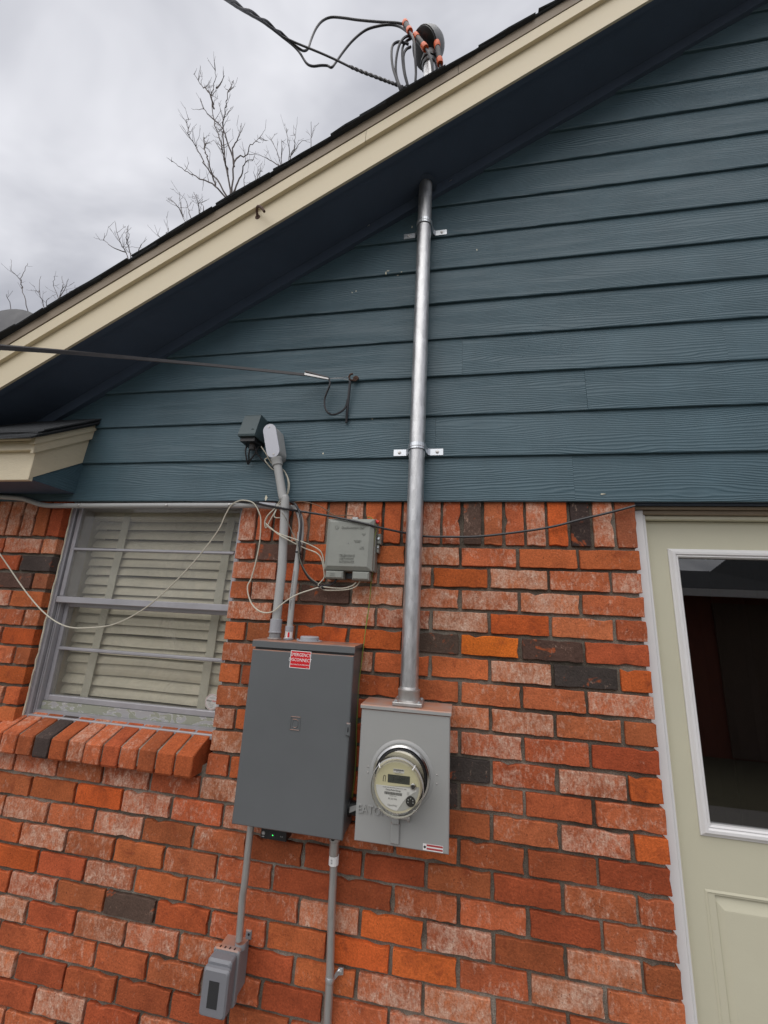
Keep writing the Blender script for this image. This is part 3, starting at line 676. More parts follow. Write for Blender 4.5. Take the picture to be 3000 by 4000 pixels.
# ---- rusty hook on the rake fascia
c1 = crop(0, 0, 1.106)
hk = cable([c1(1113, 940, -.271), c1(1110, 912, -.285), c1(1112, 895, -.30), c1(1122, 892, -.31), c1(1132, 900, -.315), c1(1142, 914, -.315)], 0.0055, 7)
hk.lathe(c1(1113, 938, -.272), (0, -1, 0), [(0.012, 0), (0.009, 0.003)], 10)
tag(hk.build('bent_hook', 'rust'), 'short rusty bent hook sticking out of the cream rake board', 'hook')

# ---- service mast
PXX, PYY, PR = -0.7725, -0.062, 0.0302
ms = thing('service_mast', (PXX, PYY, 1.364), 'tall galvanised steel conduit mast rising from the meter socket through the soffit', 'conduit mast')
pipe = MB().lathe((PXX, PYY, 0), (0, 0, 1), [(PR, 1.385), (PR, 2.9), (PR, 4.40)], 28).build('pipe', 'galv', ms, smooth=True)
hb = MB().bbox(PXX-0.048, PXX+0.048, PYY-0.048, PYY+0.048, 1.3645, 1.376, 0.002).build('hub', 'castalu', ms)
MB().lathe((PXX, PYY, 0), (0, 0, 1), [(0.042, 1.376), (0.0365, 1.380), (0.0355, 1.404), (0.037, 1.406), (0.037, 1.411), (0.0325, 1.413), (PR, 1.420)], 28).build('hub_collar', 'castalu', ms, smooth=True)
for sx in (-1, 1):
    for sy in (-1, 1): MB().lathe((PXX+sx*0.039, PYY+sy*0.039, 1.376), (0, 0, 1), [(0.006, 0), (0.006, 0.004), (0.003, 0.006)], 10).build('screw', 'zinc', ms)
MB().lathe((PXX, PYY, 0), (0, 0, 1), [(0.052, 3.574), (0.044, 3.580), (PR+0.001, 3.588)], 20).build('caulk_ring', 'soffit', ms, smooth=True)
MB().lathe((PXX, PYY, 0), (0, 0, 1), [(0.16, 3.80), (0.075, 3.885), (0.045, 3.93), (PR+0.001, 3.95)], 24).build('roof_flashing', 'galv', ms, smooth=True)
# weatherhead: hooded dome with a dark wire plate facing left and down
wc = crop(1100, 0, 2.074)
W0 = Vector((PXX, PYY, 4.40))
wh = MB().lathe(W0, (0, 0, 1), [(0.036, -0.06), (0.040, -0.05), (0.040, 0.0), (0.034, 0.02)], 24)
ax = Vector((-0.62, -0.30, -0.72)).normalized()
ctr = W0+Vector((-0.012, -0.005, 0.075))
wh.lathe(ctr, ax, [(0.004, -0.085), (0.035, -0.080), (0.060, -0.062), (0.075, -0.035), (0.082, 0.0), (0.083, 0.020)], 28)
wh = wh.build('weatherhead', 'head_grey', ms, smooth=True)
MB().lathe(ctr, ax, [(0.080, 0.0205), (0.080, 0.030), (0.072, 0.034)], 28).build('wire_plate', 'black', wh, smooth=True)
MB().lathe(W0+Vector((0, 0, -0.045)), (0, 0, 1), [(0.0415, 0), (0.046, 0.003), (0.046, 0.016), (0.0415, 0.02)], 20).build('clamp_band', 'black', wh)

# ---- pipe straps
def strap(name, z, label):
    s = thing(name, (PXX, 0, z), label, 'pipe strap', 'two-hole straps on the steel mast')
    pr = [(-0.098, -0.017), (-0.048, -0.017), (-0.0405, -0.023)]
    arc = [(-0.0345*math.cos(a), PYY-0.0345*math.sin(a)) for a in [math.pi*k/14 for k in range(15)]]
    pr = pr+[(-0.0345, PYY+0.014)]+arc+[(0.0345, PYY+0.014)]+[(0.0405, -0.023), (0.048, -0.017), (0.098, -0.017)]
    mb = MB(); hw = 0.0125
    rings = []
    for i, (x, y) in enumerate(pr):
        h = hw if 2 < i < len(pr)-3 else 0.0135
        rings.append([(PXX+x, y, z-h), (PXX+x, y, z+h), (PXX+x*0.985, y+0.002, z+h), (PXX+x*0.985, y+0.002, z-h)])
    mb.loft(rings); mb.build('band', 'zinc', s)
    rib = [[(PXX+x*1.035, PYY+(y-PYY)*1.05, z-0.0035), (PXX+x*1.035, PYY+(y-PYY)*1.05, z+0.0035), (PXX+x, y, z+0.005), (PXX+x, y, z-0.005)] for x, y in arc]
    MB().loft(rib).build('rib', 'zinc', s)
    for sx in (-1, 1):
        sc2 = MB().lathe((PXX+sx*0.075, -0.0172, z), (0, -1, 0), [(0.0075, 0), (0.0075, 0.0008), (0.0045, 0.0012), (0.0045, 0.0034), (0.0015, 0.004)], 10)
        sc2.build('screw', 'castalu', s)
    return s
strap('pipe_strap', P(1630, 1762, -.03).z, 'zinc strap holding the steel mast to the siding low down, just above the brickwork')
strap('pipe_strap', P(1660, 905, -.03).z, 'zinc strap holding the steel mast to the siding high up, below the soffit')

# ---- grey electrical panel
pn = thing('electrical_panel', (-1.1375, 0, 0.976), 'dark grey electrical panel box with a red emergency sticker on its door', 'electrical panel')
MB().box(-1.318, -0.957, -0.108, 0.006, 0.978, 1.530).build('body', 'panel', pn)
pd = MB().bbox(-1.3205, -0.954, -0.1255, -0.1085, 0.976, 1.5095, 0.003).build('door', 'panel', pn)
lid = MB(); lid.prism([(-1.3225, -0.1262, 1.5175), (-1.3225, -0.1262, 1.5375), (-1.3225, -0.123, 1.5405), (-1.3225, 0.004, 1.5425), (-1.3225, 0.004, 1.531), (-1.3225, -0.1095, 1.531), (-1.3225, -0.1095, 1.5175)], (0.3705, 0, 0)); lid.build('rain_hood', 'panel', pn)
# latch on the door's right edge
c4 = crop(800, 2400, 2.3286)
lc = c4(1303, 1045, -.126)
MB().bbox(lc.x-0.006, lc.x+0.008, -0.132, -0.1257, lc.z-0.019, lc.z+0.019, 0.003).build('latch', 'panel', pd); MB().box(lc.x-0.0005, lc.x+0.003, -0.1326, -0.1319, lc.z-0.007, lc.z+0.007).build('latch_slot', 'black', pd)
# embossed emblem: a D in a square
eb = c4(822, 993, -.1256); mb = MB()
def ridge(mb, pts, r=0.0016): mb.tube([(eb.x+x, -0.1257, eb.z+z) for x, z in pts], r, 6)
ridge(mb, [(-0.016, 0.0195), (0.0165, 0.0195)]); ridge(mb, [(-0.016, -0.0195), (0.0165, -0.0195)])
ridge(mb, [(-0.0165, 0.0175), (-0.0165, -0.0175)]); ridge(mb, [(0.0165, 0.0175), (0.0165, -0.0175)])
ridge(mb, [(-0.009, 0.012), (0.004, 0.012), (0.009, 0.008), (0.009, -0.008), (0.004, -0.012), (-0.004, -0.012)]); ridge(mb, [(-0.009, 0.012), (-0.009, -0.004)]); ridge(mb, [(-0.009, -0.0105), (-0.0078, -0.0115)])
mb.build('emblem', 'panel', pd)
st = c4(869, 412, -.126); tl = RAD(-0.6); rx, ry = Vector((math.cos(tl), 0, math.sin(tl))), Vector((-math.sin(tl), 0, math.cos(tl)))
def quad(c, w, h, y): c = Vector((c.x, y, c.z)); return MB().prism([c-rx*w/2-ry*h/2, c+rx*w/2-ry*h/2, c+rx*w/2+ry*h/2, c-rx*w/2+ry*h/2], (0, 0.0004, 0))
stk = quad(st, 0.0735, 0.0560, -0.1262).build('sticker', 'print_white', pd); stk['label'] = 'red and white emergency disconnect sticker'
quad(st, 0.0695, 0.0520, -0.1265).build('sticker_field', 'red', pd)
def stext(s, size, dz, sx=1.0, dx=0): text(s, size, st+ry*dz+rx*dx+Vector((0, -0.0008, 0)), 'print_white', pd, depth=0.0003, rx=rx, ry=ry, sx=sx)
stext('EMERGENCY', 0.0150, 0.0150, 0.86); stext('DISCONNECT', 0.0150, -0.0015, 0.86); stext('DESCONEXIÓN DE EMERGENCIA', 0.0054, -0.0165, 0.86); stext('mmnm', 0.0022, -0.0238, 1, 0.027)
# round blank hub plate on top
bc = (-1.140, -0.052)
MB().lathe((bc[0], bc[1], 1.5420), (0, 0, 1), [(0.046, 0), (0.046, 0.003), (0.034, 0.0035), (0.034, 0.014), (0.031, 0.017)], 28).build('hub_plate', 'pvc_new', pn, smooth=True)
for sx in (-1, 1): MB().lathe((bc[0]+sx*0.041, bc[1]-0.01, 1.545), (0, 0, 1), [(0.004, 0), (0.004, 0.004)], 8).build('screw', 'zinc', pn)

# ---- nipple joining the two boxes
np_ = thing('conduit_nipple', (-0.936, -0.04, 1.02), 'dark threaded nipple between the grey panel and the meter socket', 'fitting')
MB().lathe((-0.957, -0.045, 1.035), (1, 0, 0), [(0.026, 0), (0.026, 0.006), (0.021, 0.007), (0.021, 0.033), (0.026, 0.034), (0.026, 0.039)], 20).build('nipple', 'black', np_, smooth=True)
MB().prism([(-0.950, -0.066, 1.045), (-0.924, -0.066, 1.055), (-0.924, -0.071, 1.042), (-0.950, -0.071, 1.030)], (0, 0.001, 0)).build('label_sleeve', 'meter_grey', np_)

# ---- surge protector below the panel
sgp = thing('surge_protector', (-1.203, -0.05, 0.918), 'small black surge protector with a green light under the grey panel', 'surge protector')
MB().bbox(-1.2495, -1.160, -0.052, -0.004, 0.914, 0.9775, 0.002).build('body', 'black', sgp)
MB().box(-1.2165, -1.1975, -0.0530, -0.0521, 0.9225, 0.9345).build('window', 'smoke', sgp)
MB().lathe((-1.2065, -0.0531, 0.928), (0, -1, 0), [(0.0016, 0), (0.0014, 0.0005)], 10).build('indicator_light', 'led', sgp)
MB().add([(-1.2400+0.0068*math.cos(a)*(1 if k % 2 else 0.8), -0.0524, 0.9300+0.0068*math.sin(a)*(1 if k % 2 else 0.8)) for k, a in enumerate([2*math.pi*k/24 for k in range(24)])], [tuple(range(24))]).build('approval_mark', 'print_grey', sgp)
text('UL', 0.0085, (-1.2400, -0.0528, 0.930), 'print_white', sgp); text('LISTED', 0.0030, (-1.2400, -0.0526, 0.9205), 'print_white', sgp)
text('▲▲', 0.0055, (-1.176, -0.0526, 0.928), 'print_grey', sgp)

# ---- meter socket box
so = thing('meter_socket', (-0.776, 0, 0.98), 'light grey steel meter socket box with raised lettering and a round meter', 'meter box')
MB().box(-0.9165, -0.636, -0.110, 0.006, 0.982, 1.357).build('body', 'socket', so)
cv_ = MB().bbox(-0.918, -0.6345, -0.1205, -0.1105, 0.980, 1.3505, 0.003).build('cover', 'socket', so)
MB().prism([(-0.921, -0.1245, 1.352), (-0.921, -0.1245, 1.3605), (-0.921, -0.121, 1.3635), (-0.921, 0.004, 1.3642), (-0.921, 0.004, 1.358), (-0.921, -0.111, 1.358), (-0.921, -0.111, 1.352)], (0.290, 0, 0)).build('rain_hood', 'socket', so)
MCX, MCZ = -0.7805, 1.172
MB().lathe((MCX, -0.1205, MCZ), (0, -1, 0), [(0.099, 0), (0.094, 0.004), (0.089, 0.005)], 48, cap=False).build('raised_rim', 'socket', cv_, smooth=True)
c5 = crop(1350, 2650, 3.16)
lt = c5(335, 1630, -.1212)
text('EATON', 0.0330, lt+Vector((0, -0.001, 0)), 'socket_plain', cv_, name='raised_lettering', depth=0.0042, sx=0.86)
wl = c5(1078, 2095, -.121)
wlb = MB().box(wl.x-0.0295, wl.x+0.0295, -0.1212, -0.1207, wl.z-0.0085, wl.z+0.0085).build('warning_label', 'print_white', cv_)
MB().box(wl.x-0.0185, wl.x+0.0285, -0.1216, -0.1213, wl.z+0.0028, wl.z+0.0075).box(wl.x-0.0185, wl.x+0.0285, -0.1216, -0.1213, wl.z-0.0055, wl.z-0.001).build('label_print', 'dull_red', cv_)
MB().lathe((wl.x-0.024, -0.1213, wl.z), (0, -1, 0), [(0.0035, 0), (0.0035, 0.0004)], 10).build('label_symbol', 'print_black', cv_)
hc = c5(610, 1890, -.123)
hs = MB().bbox(hc.x-0.0135, hc.x+0.0135, -0.1275, -0.1208, hc.z-0.031, hc.z+0.022, 0.002).bbox(hc.x-0.010, hc.x+0.012, -0.133, -0.1277, hc.z+0.022, hc.z+0.052, 0.002).build('hasp', 'socket', cv_)
MB().lathe((hc.x+0.012, -0.131, hc.z+0.042), (1, 0, 0), [(0.005, 0), (0.005, 0.025), (0.009, 0.026), (0.009, 0.032)], 12).build('hasp_bolt', 'castalu', cv_)
for dx, dz in ((-0.106, 0.012), (-0.106, -0.004), (0.108, 0.012), (0.108, -0.012)): MB().lathe((MCX+dx, -0.1206, MCZ+dz), (0, -1, 0), [(0.003, 0), (0.001, 0.0016)], 10).build('dimple', 'socket', cv_)

# ---- electric meter
mt = thing('electric_meter', (MCX, -0.12, MCZ-0.085), 'round glass-covered digital electric meter with chrome ring plugged into the socket', 'electric meter')
F = (MCX, -0.1210, MCZ); A = (0, -1, 0)
MB().lathe(F, A, [(0.0795, 0.0), (0.0875, 0.001), (0.089, 0.006), (0.0865, 0.013), (0.081, 0.015), (0.080, 0.012)], 56, cap=False).build('sealing_ring', 'chrome', mt, smooth=True)
MB().lathe(F, A, [(0.0815, 0.001), (0.0815, 0.008), (0.078, 0.0085), (0.078, 0.018), (0.074, 0.019)], 48).build('base', 'black', mt, smooth=True)
MB().lathe(F, A, [(0.0715, 0.0191), (0.0700, 0.0755), (0.060, 0.0760)], 48).build('housing', 'meter_in', mt, smooth=True)
GF = 0.110
MB().lathe(F, A, [(0.0762, 0.016), (0.0760, 0.030), (0.0735, GF-0.020), (0.0755, GF-0.017), (0.0755, GF-0.009), (0.0715, GF-0.004), (0.0665, GF-0.001), (0.0640, GF-0.006), (0.062, GF-0.007), (0.001, GF-0.0075)], 56, cap=False).build('glass_cover', 'cover_glass', mt, smooth=True)
rim = MB().lathe(F, A, [(0.0744, GF-0.019), (0.0766, GF-0.0165), (0.0764, GF-0.0085), (0.0750, GF-0.0065)], 56, cap=False).build('cover_rim', 'meter_grey', mt, smooth=True)
yP = F[1]-0.092
MB().lathe(F, A, [(0.0697, 0.0762), (0.0690, 0.084), (0.0670, 0.0915), (0.0655, 0.0918), (0.001, 0.0919)], 48).build('face_drum', 'meter_in', mt, smooth=True)
fp = Vector((MCX, yP, MCZ+0.002)); RP = 0.0625
def seg(name, m, pts, y): return MB().prism([(fp.x+x, y, fp.z+z) for x, z in pts], (0, -0.0006, 0)).build(name, m, mt)
arcp = lambda a0, a1, n=24, r=RP: [(r*math.cos(RAD(a0+(a1-a0)*k/n)), r*math.sin(RAD(a0+(a1-a0)*k/n))) for k in range(n+1)]
seg('face_plate', 'meter_plate', arcp(4, 184), yP-0.0002)
seg('grey_plate', 'meter_grey', arcp(185, 363), yP-0.0002)
lab = arcp(184.5, 272, 16, RP-0.001)+[(0.010, -0.050), (0.018, -0.038), (0.030, -0.024), (0.046, -0.013), (0.056, -0.008), (0.055, -0.002)]
seg('name_label', 'meter_label', [(-RP+0.002, -0.002)]+lab, yP-0.0010)
seg('display', 'lcd', [(-0.028, 0.007), (0.036, 0.007), (0.036, 0.028), (-0.028, 0.028)], yP-0.0011)
text('2  6571', 0.014, (fp.x+0.006, yP-0.0019, fp.z+0.0175), 'lcd_digit', mt)
seg('barcode_label', 'meter_label', [(-0.013, 0.034), (0.019, 0.034), (0.019, 0.044), (-0.013, 0.044)], yP-0.0011)
def bars(x0, x1, z0, z1, sd):
    r = random.Random(sd); mb = MB(); x = x0
    while x < x1:
        wd = r.choice((0.0004, 0.0007, 0.001)); mb.box(fp.x+x, fp.x+x+wd, yP-0.0021, yP-0.0018, fp.z+z0, fp.z+z1); x += wd+r.choice((0.0005, 0.0008))
    mb.build('barcode', 'print_black', mt)
bars(-0.012, 0.018, 0.039, 0.043, 1); bars(-0.036, 0.015, -0.0235, -0.0165, 2)
def mtx(s, size, x, z, m='print_black', sx=1.0): text(s, size, (fp.x+x, yP-0.0020, fp.z+z), m, mt, depth=0.0004, sx=sx)
mtx('01 71 3584 5', 0.0028, 0.003, 0.0365); mtx('TYPE C2SOD FM 2S', 0.0026, 0.003, 0.0315, 'print_grey')
mtx('CL200 240V 3W TYPE C2SOD 30TA 1.0Kh', 0.0036, -0.007, -0.0055, 'print_grey', 1.05); mtx('CenterPoint Energy', 0.0058, -0.011, -0.0115, sx=0.95)
mtx('*IN0020171 MC*', 0.0028, -0.011, -0.0262, 'print_grey'); mtx('89 203 946', 0.0062, -0.012, -0.0335, 'print_grey', 0.9)
mtx('OpenWay', 0.0066, -0.012, -0.0495, 'print_grey')
for dz in (0, -0.003, -0.006): mtx('TA 30', 0.0026, 0.032, -0.0125+dz, 'print_grey')
ug = MB().tube([(fp.x-0.0415, yP-0.0014, fp.z+0.008), (fp.x-0.0405, yP-0.0014, fp.z+0.022), (fp.x-0.0375, yP-0.0014, fp.z+0.024), (fp.x-0.0345, yP-0.0014, fp.z+0.022), (fp.x-0.0355, yP-0.0014, fp.z+0.008)], 0.0008, 5).build('lock_mark', 'print_black', mt)
bt = MB().lathe((fp.x+0.046, yP-0.001, fp.z+0.004), A, [(0.0085, 0), (0.0085, 0.003), (0.006, 0.004)], 20).build('button', 'chrome', mt, smooth=True)
MB().lathe((fp.x+0.046, yP-0.0052, fp.z+0.004), A, [(0.0055, 0), (0.0055, 0.0005)], 18).build('button_centre', 'black', mt)
MB().lathe((fp.x+0.040, yP-0.001, fp.z-0.034), A, [(0.0135, 0), (0.0135, 0.002), (0.011, 0.0025)], 24).build('optical_port', 'black', mt, smooth=True)
for a in (90, 30, 150, 200, 340): MB().lathe((fp.x+0.040+0.0075*math.cos(RAD(a)), yP-0.0037, fp.z-0.034+0.0075*math.sin(RAD(a))), A, [(0.0019, 0), (0.0015, 0.0006)], 8).build('port_pin', 'zinc', mt)
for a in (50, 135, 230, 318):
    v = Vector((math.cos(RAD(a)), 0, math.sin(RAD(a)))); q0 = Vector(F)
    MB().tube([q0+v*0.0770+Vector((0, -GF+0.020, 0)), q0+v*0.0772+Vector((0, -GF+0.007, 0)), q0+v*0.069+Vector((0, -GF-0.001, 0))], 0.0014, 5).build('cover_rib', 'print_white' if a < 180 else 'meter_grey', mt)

# ---- telephone interface box
ce = crop(900, 1900, 2.37)
tn = thing('phone_interface_box', (-1.01, 0, 1.765), 'grey-green plastic telephone interface box on the bricks right of the window', 'phone box')
bx = MB().bbox(-1.108, -0.918, -0.050, 0.004, 1.800, 1.998, 0.006); bx.bbox(-0.9185, -0.902, -0.03, 0.004, 1.905, 1.945, 0.004).bbox(-0.9185, -0.908, -0.03, 0.004, 1.872, 1.902, 0.003); bx = bx.build('base', 'tni', tn)
lidp = MB(); rr_ = [[(-1.106, -0.0505, 1.797), (-0.921, -0.0505, 1.797), (-0.921, -0.0505, 1.996), (-1.106, -0.0505, 1.996)], [(-1.104, -0.062, 1.800), (-0.923, -0.062, 1.800), (-0.923, -0.062, 1.993), (-1.104, -0.062, 1.993)], [(-1.091, -0.072, 1.814), (-0.940, -0.072, 1.814), (-0.938, -0.072, 1.979), (-1.090, -0.072, 1.979)]]
lidp = lidp.loft(rr_).build('cover', 'tni', tn)
MB().bbox(-1.098, -1.030, -0.066, 0.0, 1.768, 1.7965, 0.005).bbox(-0.995, -0.932, -0.066, 0.0, 1.766, 1.7965, 0.005).build('cable_skirt', 'tni', tn)
MB().box(-1.028, -0.997, -0.030, -0.026, 1.772, 1.792).build('cable_tab', 'black', tn)
for zz_, r_ in ((1.925, 0.0055), (1.892, 0.0035)): MB().lathe((-0.911, -0.0305, zz_), A, [(r_, 0), (r_, 0.003), (r_*0.6, 0.004)], 12).build('screw', 'zinc', tn)
MB().bbox(-1.022, -0.998, -0.022, 0.0, 1.9985, 2.012, 0.002).build('mounting_tab', 'castalu', tn)
lx = -1.014
text('Southwestern Bell', 0.0135, (lx+0.012, -0.0732, 1.958), 'tni', lidp, name='raised_lettering', depth=0.0016, sx=0.88)
bell = ce(985, 378, -0.0725); MB().lathe(bell, A, [(0.0072, 0), (0.0072, 0.0012), (0.0058, 0.0012), (0.0058, 0.0003), (0.0032, 0.0003), (0.0028, 0.0012)], 20).build('emblem', 'tni', lidp)
for s_, dz in (('TELEPHONE', 0), ('NETWORK', -0.0115), ('INTERFACE', -0.023)): text(s_, 0.0115, (lx-0.004, -0.0732, 1.853+dz), 'tni', lidp, name='raised_lettering', depth=0.0016, sx=0.95)
for s_, x_, z_ in (('SNAP', 0.055, 1.935), ('LID', 0.055, 1.930), ('CUSTOMER', 0.033, 1.909), ('ACCESS', 0.033, 1.904), ('LIFT', 0.053, 1.885), ('COVER', 0.051, 1.879)): text(s_, 0.0055, (lx+x_, -0.0730, z_), 'tni', lidp, name='raised_lettering', depth=0.0008)
MB().lathe((lx-0.002, -0.072, 1.899), A, [(0.0025, 0), (0.0018, 0.0012)], 10).build('rivet', 'print_grey', lidp)
text('TELCO', 0.0062, (-1.070, -0.0665, 1.786), 'tni', tn, name='raised_lettering', depth=0.0008); text('ACCESS', 0.0062, (-1.070, -0.0665, 1.779), 'tni', tn, name='raised_lettering', depth=0.0008)
rc = ce(1355, 325, -0.045)
tag(MB().lathe(rc+Vector((0.008, 0, -0.004)), (-1, 0, 0.45), [(0.0075, 0), (0.0068, 0.010), (0.0035, 0.020)], 12).build('wire_nut', 'red_cap', smooth=True), 'small red twist-on wire cap at the phone box corner', 'wire cap')

# ---- teal painted junction box on the siding
jb = thing('junction_box', (-1.46, 0, 2.3), 'teal painted hooded junction box on the siding above the window', 'junction box')
x0, x1 = -1.5085, -1.4325
def jring(z, y, o=0): return [(x0+o, y, z), (x1-o, y, z), (x1-o, 0.0, z), (x0+o, 0.0, z)]
MB().loft([jring(2.330, -0.104), jring(2.338, -0.106), jring(2.435, -0.074, 0.001), jring(2.442, -0.068, 0.004)]).build('hood', 'teal_box', jb)
MB().box(x0+0.006, x1-0.006, -0.092, -0.002, 2.312, 2.3295).build('base', 'black', jb)
MB().lathe((-1.466, -0.055, 2.3115), (0, 0, -1), [(0.013, 0), (0.013, 0.014), (0.011, 0.022)], 14).build('cable_gland', 'drop', jb)
MB().lathe((x1-0.016, -0.0985, 2.358), (0, -1, -0.33), [(0.007, 0), (0.0055, 0.001)], 14).build('knockout', 'teal_box', jb)

# ---- large PVC riser with conduit body
cd2 = crop(900, 1350, 2.37)
pv = thing('pvc_riser', (-1.272, -0.06, 1.541), 'thick grey plastic conduit bending from its capped elbow down to the panel', 'conduit')
path = [cd2(432, 1085, -.062), cd2(448, 1180, -.061), cd2(468, 1300, -.06), cd2(488, 1410, -.06), ce(505, 110, -.06), ce(503, 250, -.06), P(1103, 2110, -.06), P(1080, 2423, -.06)]
path = curve(path[:6], 5)+[Vector((-1.272, -0.06, 1.80)), Vector((-1.272, -0.06, 1.567))]
MB().tube(path, 0.0168, 18).build('pipe', 'pvc', pv, smooth=True)
top = path[0]; dn = (path[3]-path[0]).normalized()
MB().lathe(top+dn*0.012, -dn, [(0.021, 0), (0.0215, 0.002), (0.0215, 0.022), (0.024, 0.026), (0.024, 0.032)], 20).build('conduit_socket', 'pvc', pv, smooth=True)
b0, b1 = top-dn*0.018, top-dn*0.165
ux = Vector((1, 0, 0)); ux = (ux-dn*ux.dot(dn)).normalized(); uy = dn.cross(ux); uy = uy if uy.y < 0 else -uy
def capsule(c0, c1, r, n=10):
    d = (c1-c0).normalized(); L_ = (c1-c0).length
    return [c1-d*r+(ux*math.cos(a)+d*math.sin(a))*r for a in [math.pi*k/n for k in range(n+1)]]+[c0+d*r+(ux*math.cos(a)+d*math.sin(a))*r for a in [math.pi+math.pi*k/n for k in range(n+1)]]
cp = capsule(b0, b1, 0.0265)
bd = MB().loft([[p-uy*0.058 for p in cp], [p+uy*0.012 for p in cp], [p+uy*0.018 for p in capsule(b0-dn*0.001, b1+dn*0.001, 0.0255)]]).build('conduit_body', 'pvc', pv, smooth=True)
cc = capsule(b0+dn*0.0015, b1-dn*0.0015, 0.0278)
cvr = MB().loft([[p+uy*0.0182 for p in cc], [p+uy*0.0235 for p in cc]]).build('cover', 'lb_cover', bd)
for q in (b0-dn*0.012, b1+dn*0.012): MB().lathe(q+uy*0.0237, uy, [(0.0048, 0), (0.004, 0.0015)], 10).build('cover_screw', 'castalu', bd)
for z0_, z1_, r_, m_ in ((1.569, 1.612, 0.0215, 'pvc_new'), (1.5645, 1.5685, 0.0235, 'pvc_new'), (1.5435, 1.564, 0.0205, 'pvc_dark')):
    MB().lathe((-1.272, -0.06, 0), (0, 0, 1), [(r_, z0_), (r_, z1_), (r_-0.002, z1_+0.001)], 20).build('adapter', m_, pv, smooth=True)
MB().lathe((-1.272, -0.06, 0), (0, 0, 1), [(0.026, 1.5425), (0.026, 1.548)], 8).build('lock_ring', 'castalu', pv)

# ---- thin PVC conduit along the underside of the siding, bending down to the panel
c3 = crop(0, 1000, 1.106)
pt = thing('pvc_conduit', (-1.222, -0.05, 1.541), 'thin grey plastic conduit running below the siding then bending down to the panel', 'conduit')
hz = [P(-150, 1932, -.02), P(60, 1945, -.02), P(110, 1955, -.02), c3(190, 1076, -.025), c3(300, 1079, -.025), c3(700, 1078, -.025), c3(1000, 1078, -.025), c3(1130, 1077, -.025)]
MB().tube(curve(hz, 6), 0.0110, 14).build('horizontal_pipe', 'pvc', pt, smooth=True)
MB().tube([c3(1120, 1077, -.025), c3(1195, 1082, -.026)], 0.0140, 16).build('coupling', 'pvc_new', pt, smooth=True)
bend = [c3(1190, 1081, -.026), c3(1245, 1088, -.028), ce(590, 195, -.03), ce(630, 240, -.036), ce(652, 320, -.042), ce(655, 400, -.046), ce(648, 470, -.05)]
bend = curve(bend, 5)
MB().tube(bend, 0.0108, 14).build('bend', 'pvc', pt, smooth=True)
VX = -1.2205
MB().tube([bend[-1], Vector(((bend[-1].x+VX)/2, -0.052, 1.80)), (VX, -0.054, 1.70), (VX, -0.054, 1.565)], 0.0108, 14).build('vertical_pipe', 'pvc', pt, smooth=True)
MB().tube([bend[-2]+Vector((0, 0, 0.015)), bend[-1]-Vector((0, 0, 0.03))], 0.0132, 14).build('coupling', 'pvc', pt, smooth=True)
for z0_, z1_, r_, m_ in ((1.572, 1.590, 0.0152, 'pvc_new'), (1.549, 1.5715, 0.0140, 'print_white'), (1.5435, 1.5487, 0.0175, 'pvc_new')):
    MB().lathe((VX, -0.054, 0), (0, 0, 1), [(r_, z0_), (r_, z1_), (r_-0.002, z1_+0.001)], 18).build('adapter', m_, pt, smooth=True)
MB().box(VX+0.001, VX+0.008, -0.0685, -0.0679, 1.552, 1.569).build('label_print', 'red', pt)
MB().box(VX-0.0065, VX-0.0045, -0.0671, -0.0665, 1.552, 1.569).build('label_print', 'print_grey', pt)
text('SCHEDULE 40 PVC ELECTRICAL CONDUIT', 0.0075, (VX-0.001, -0.0650, 1.72), 'print_grey', pt, name='pipe_print', rx=(0.0, 0, -1), ry=(1, 0, 0), sx=1.0)
text('conduit', 0.011, bend[8]+Vector((0.001, -0.0112, 0.002)), 'print_grey', pt, name='pipe_print', rx=(0.75, 0, -0.65), ry=(0.65, 0, 0.75))
for q in (c3(338, 1075, -.037), c3(718, 1075, -.037), c3(990, 1073, -.037)): MB().lathe(q, (0, -1, 0.3), [(0.006, -0.004), (0.006, 0.001), (0.003, 0.003)], 8).build('clip', 'castalu', pt)

# ---- steel conduits below the panel
c6 = crop(750, 3200, 2.552)
e1 = thing('emt_conduit', (-1.28, -0.06, 0.62), 'short steel conduit from the panel down to the outlet box', 'conduit', 'steel conduits below the panel')
MB().tube(curve([(-1.283, -0.06, 0.977), c6(560, 300, -.062), c6(545, 450, -.062), c6(525, 640, -.06), c6(505, 770, -.056), c6(490, 950, -.056), c6(470, 1205, -.056)], 5), 0.0112, 14).build('tube', 'emt', e1, smooth=True)
e2 = thing('emt_conduit', (-0.99, -0.03, 0.06), 'long steel conduit running from the panel down past the picture edge', 'conduit', 'steel conduits below the panel')
ex0 = -0.997
MB().tube([(ex0-0.004, -0.032, 0.90), (ex0-0.002, -0.030, 0.84), (ex0, -0.028, 0.74), (ex0+0.006, -0.024, 0.60), (ex0+0.009, -0.022, 0.46), (ex0+0.010, -0.022, 0.06)], 0.0122, 14).build('tube', 'emt', e2, smooth=True)
MB().lathe((ex0-0.004, -0.034, 0), (0, 0, 1), [(0.0150, 0.892), (0.0155, 0.897), (0.0155, 0.930), (0.0185, 0.933), (0.0185, 0.958), (0.0165, 0.960), (0.0165, 0.9755)], 16).build('connector', 'castalu', e2, smooth=True)
MB().lathe((ex0-0.005, -0.0525, 0.945), A, [(0.0065, 0), (0.0065, 0.003), (0.0035, 0.0035)], 10).build('set_screw', 'black', e2)
MB().lathe((ex0-0.003, -0.032, 0), (0, 0, 1), [(0.0160, 0.866), (0.0160, 0.8915)], 16).build('paper_label', 'print_white', e2)
text('III III', 0.007, (ex0-0.006, -0.0485, 0.879), 'print_grey', e2, rx=(0, 0, -1), ry=(1, 0, 0))
sz = c6(1370, 1610, -.03).z
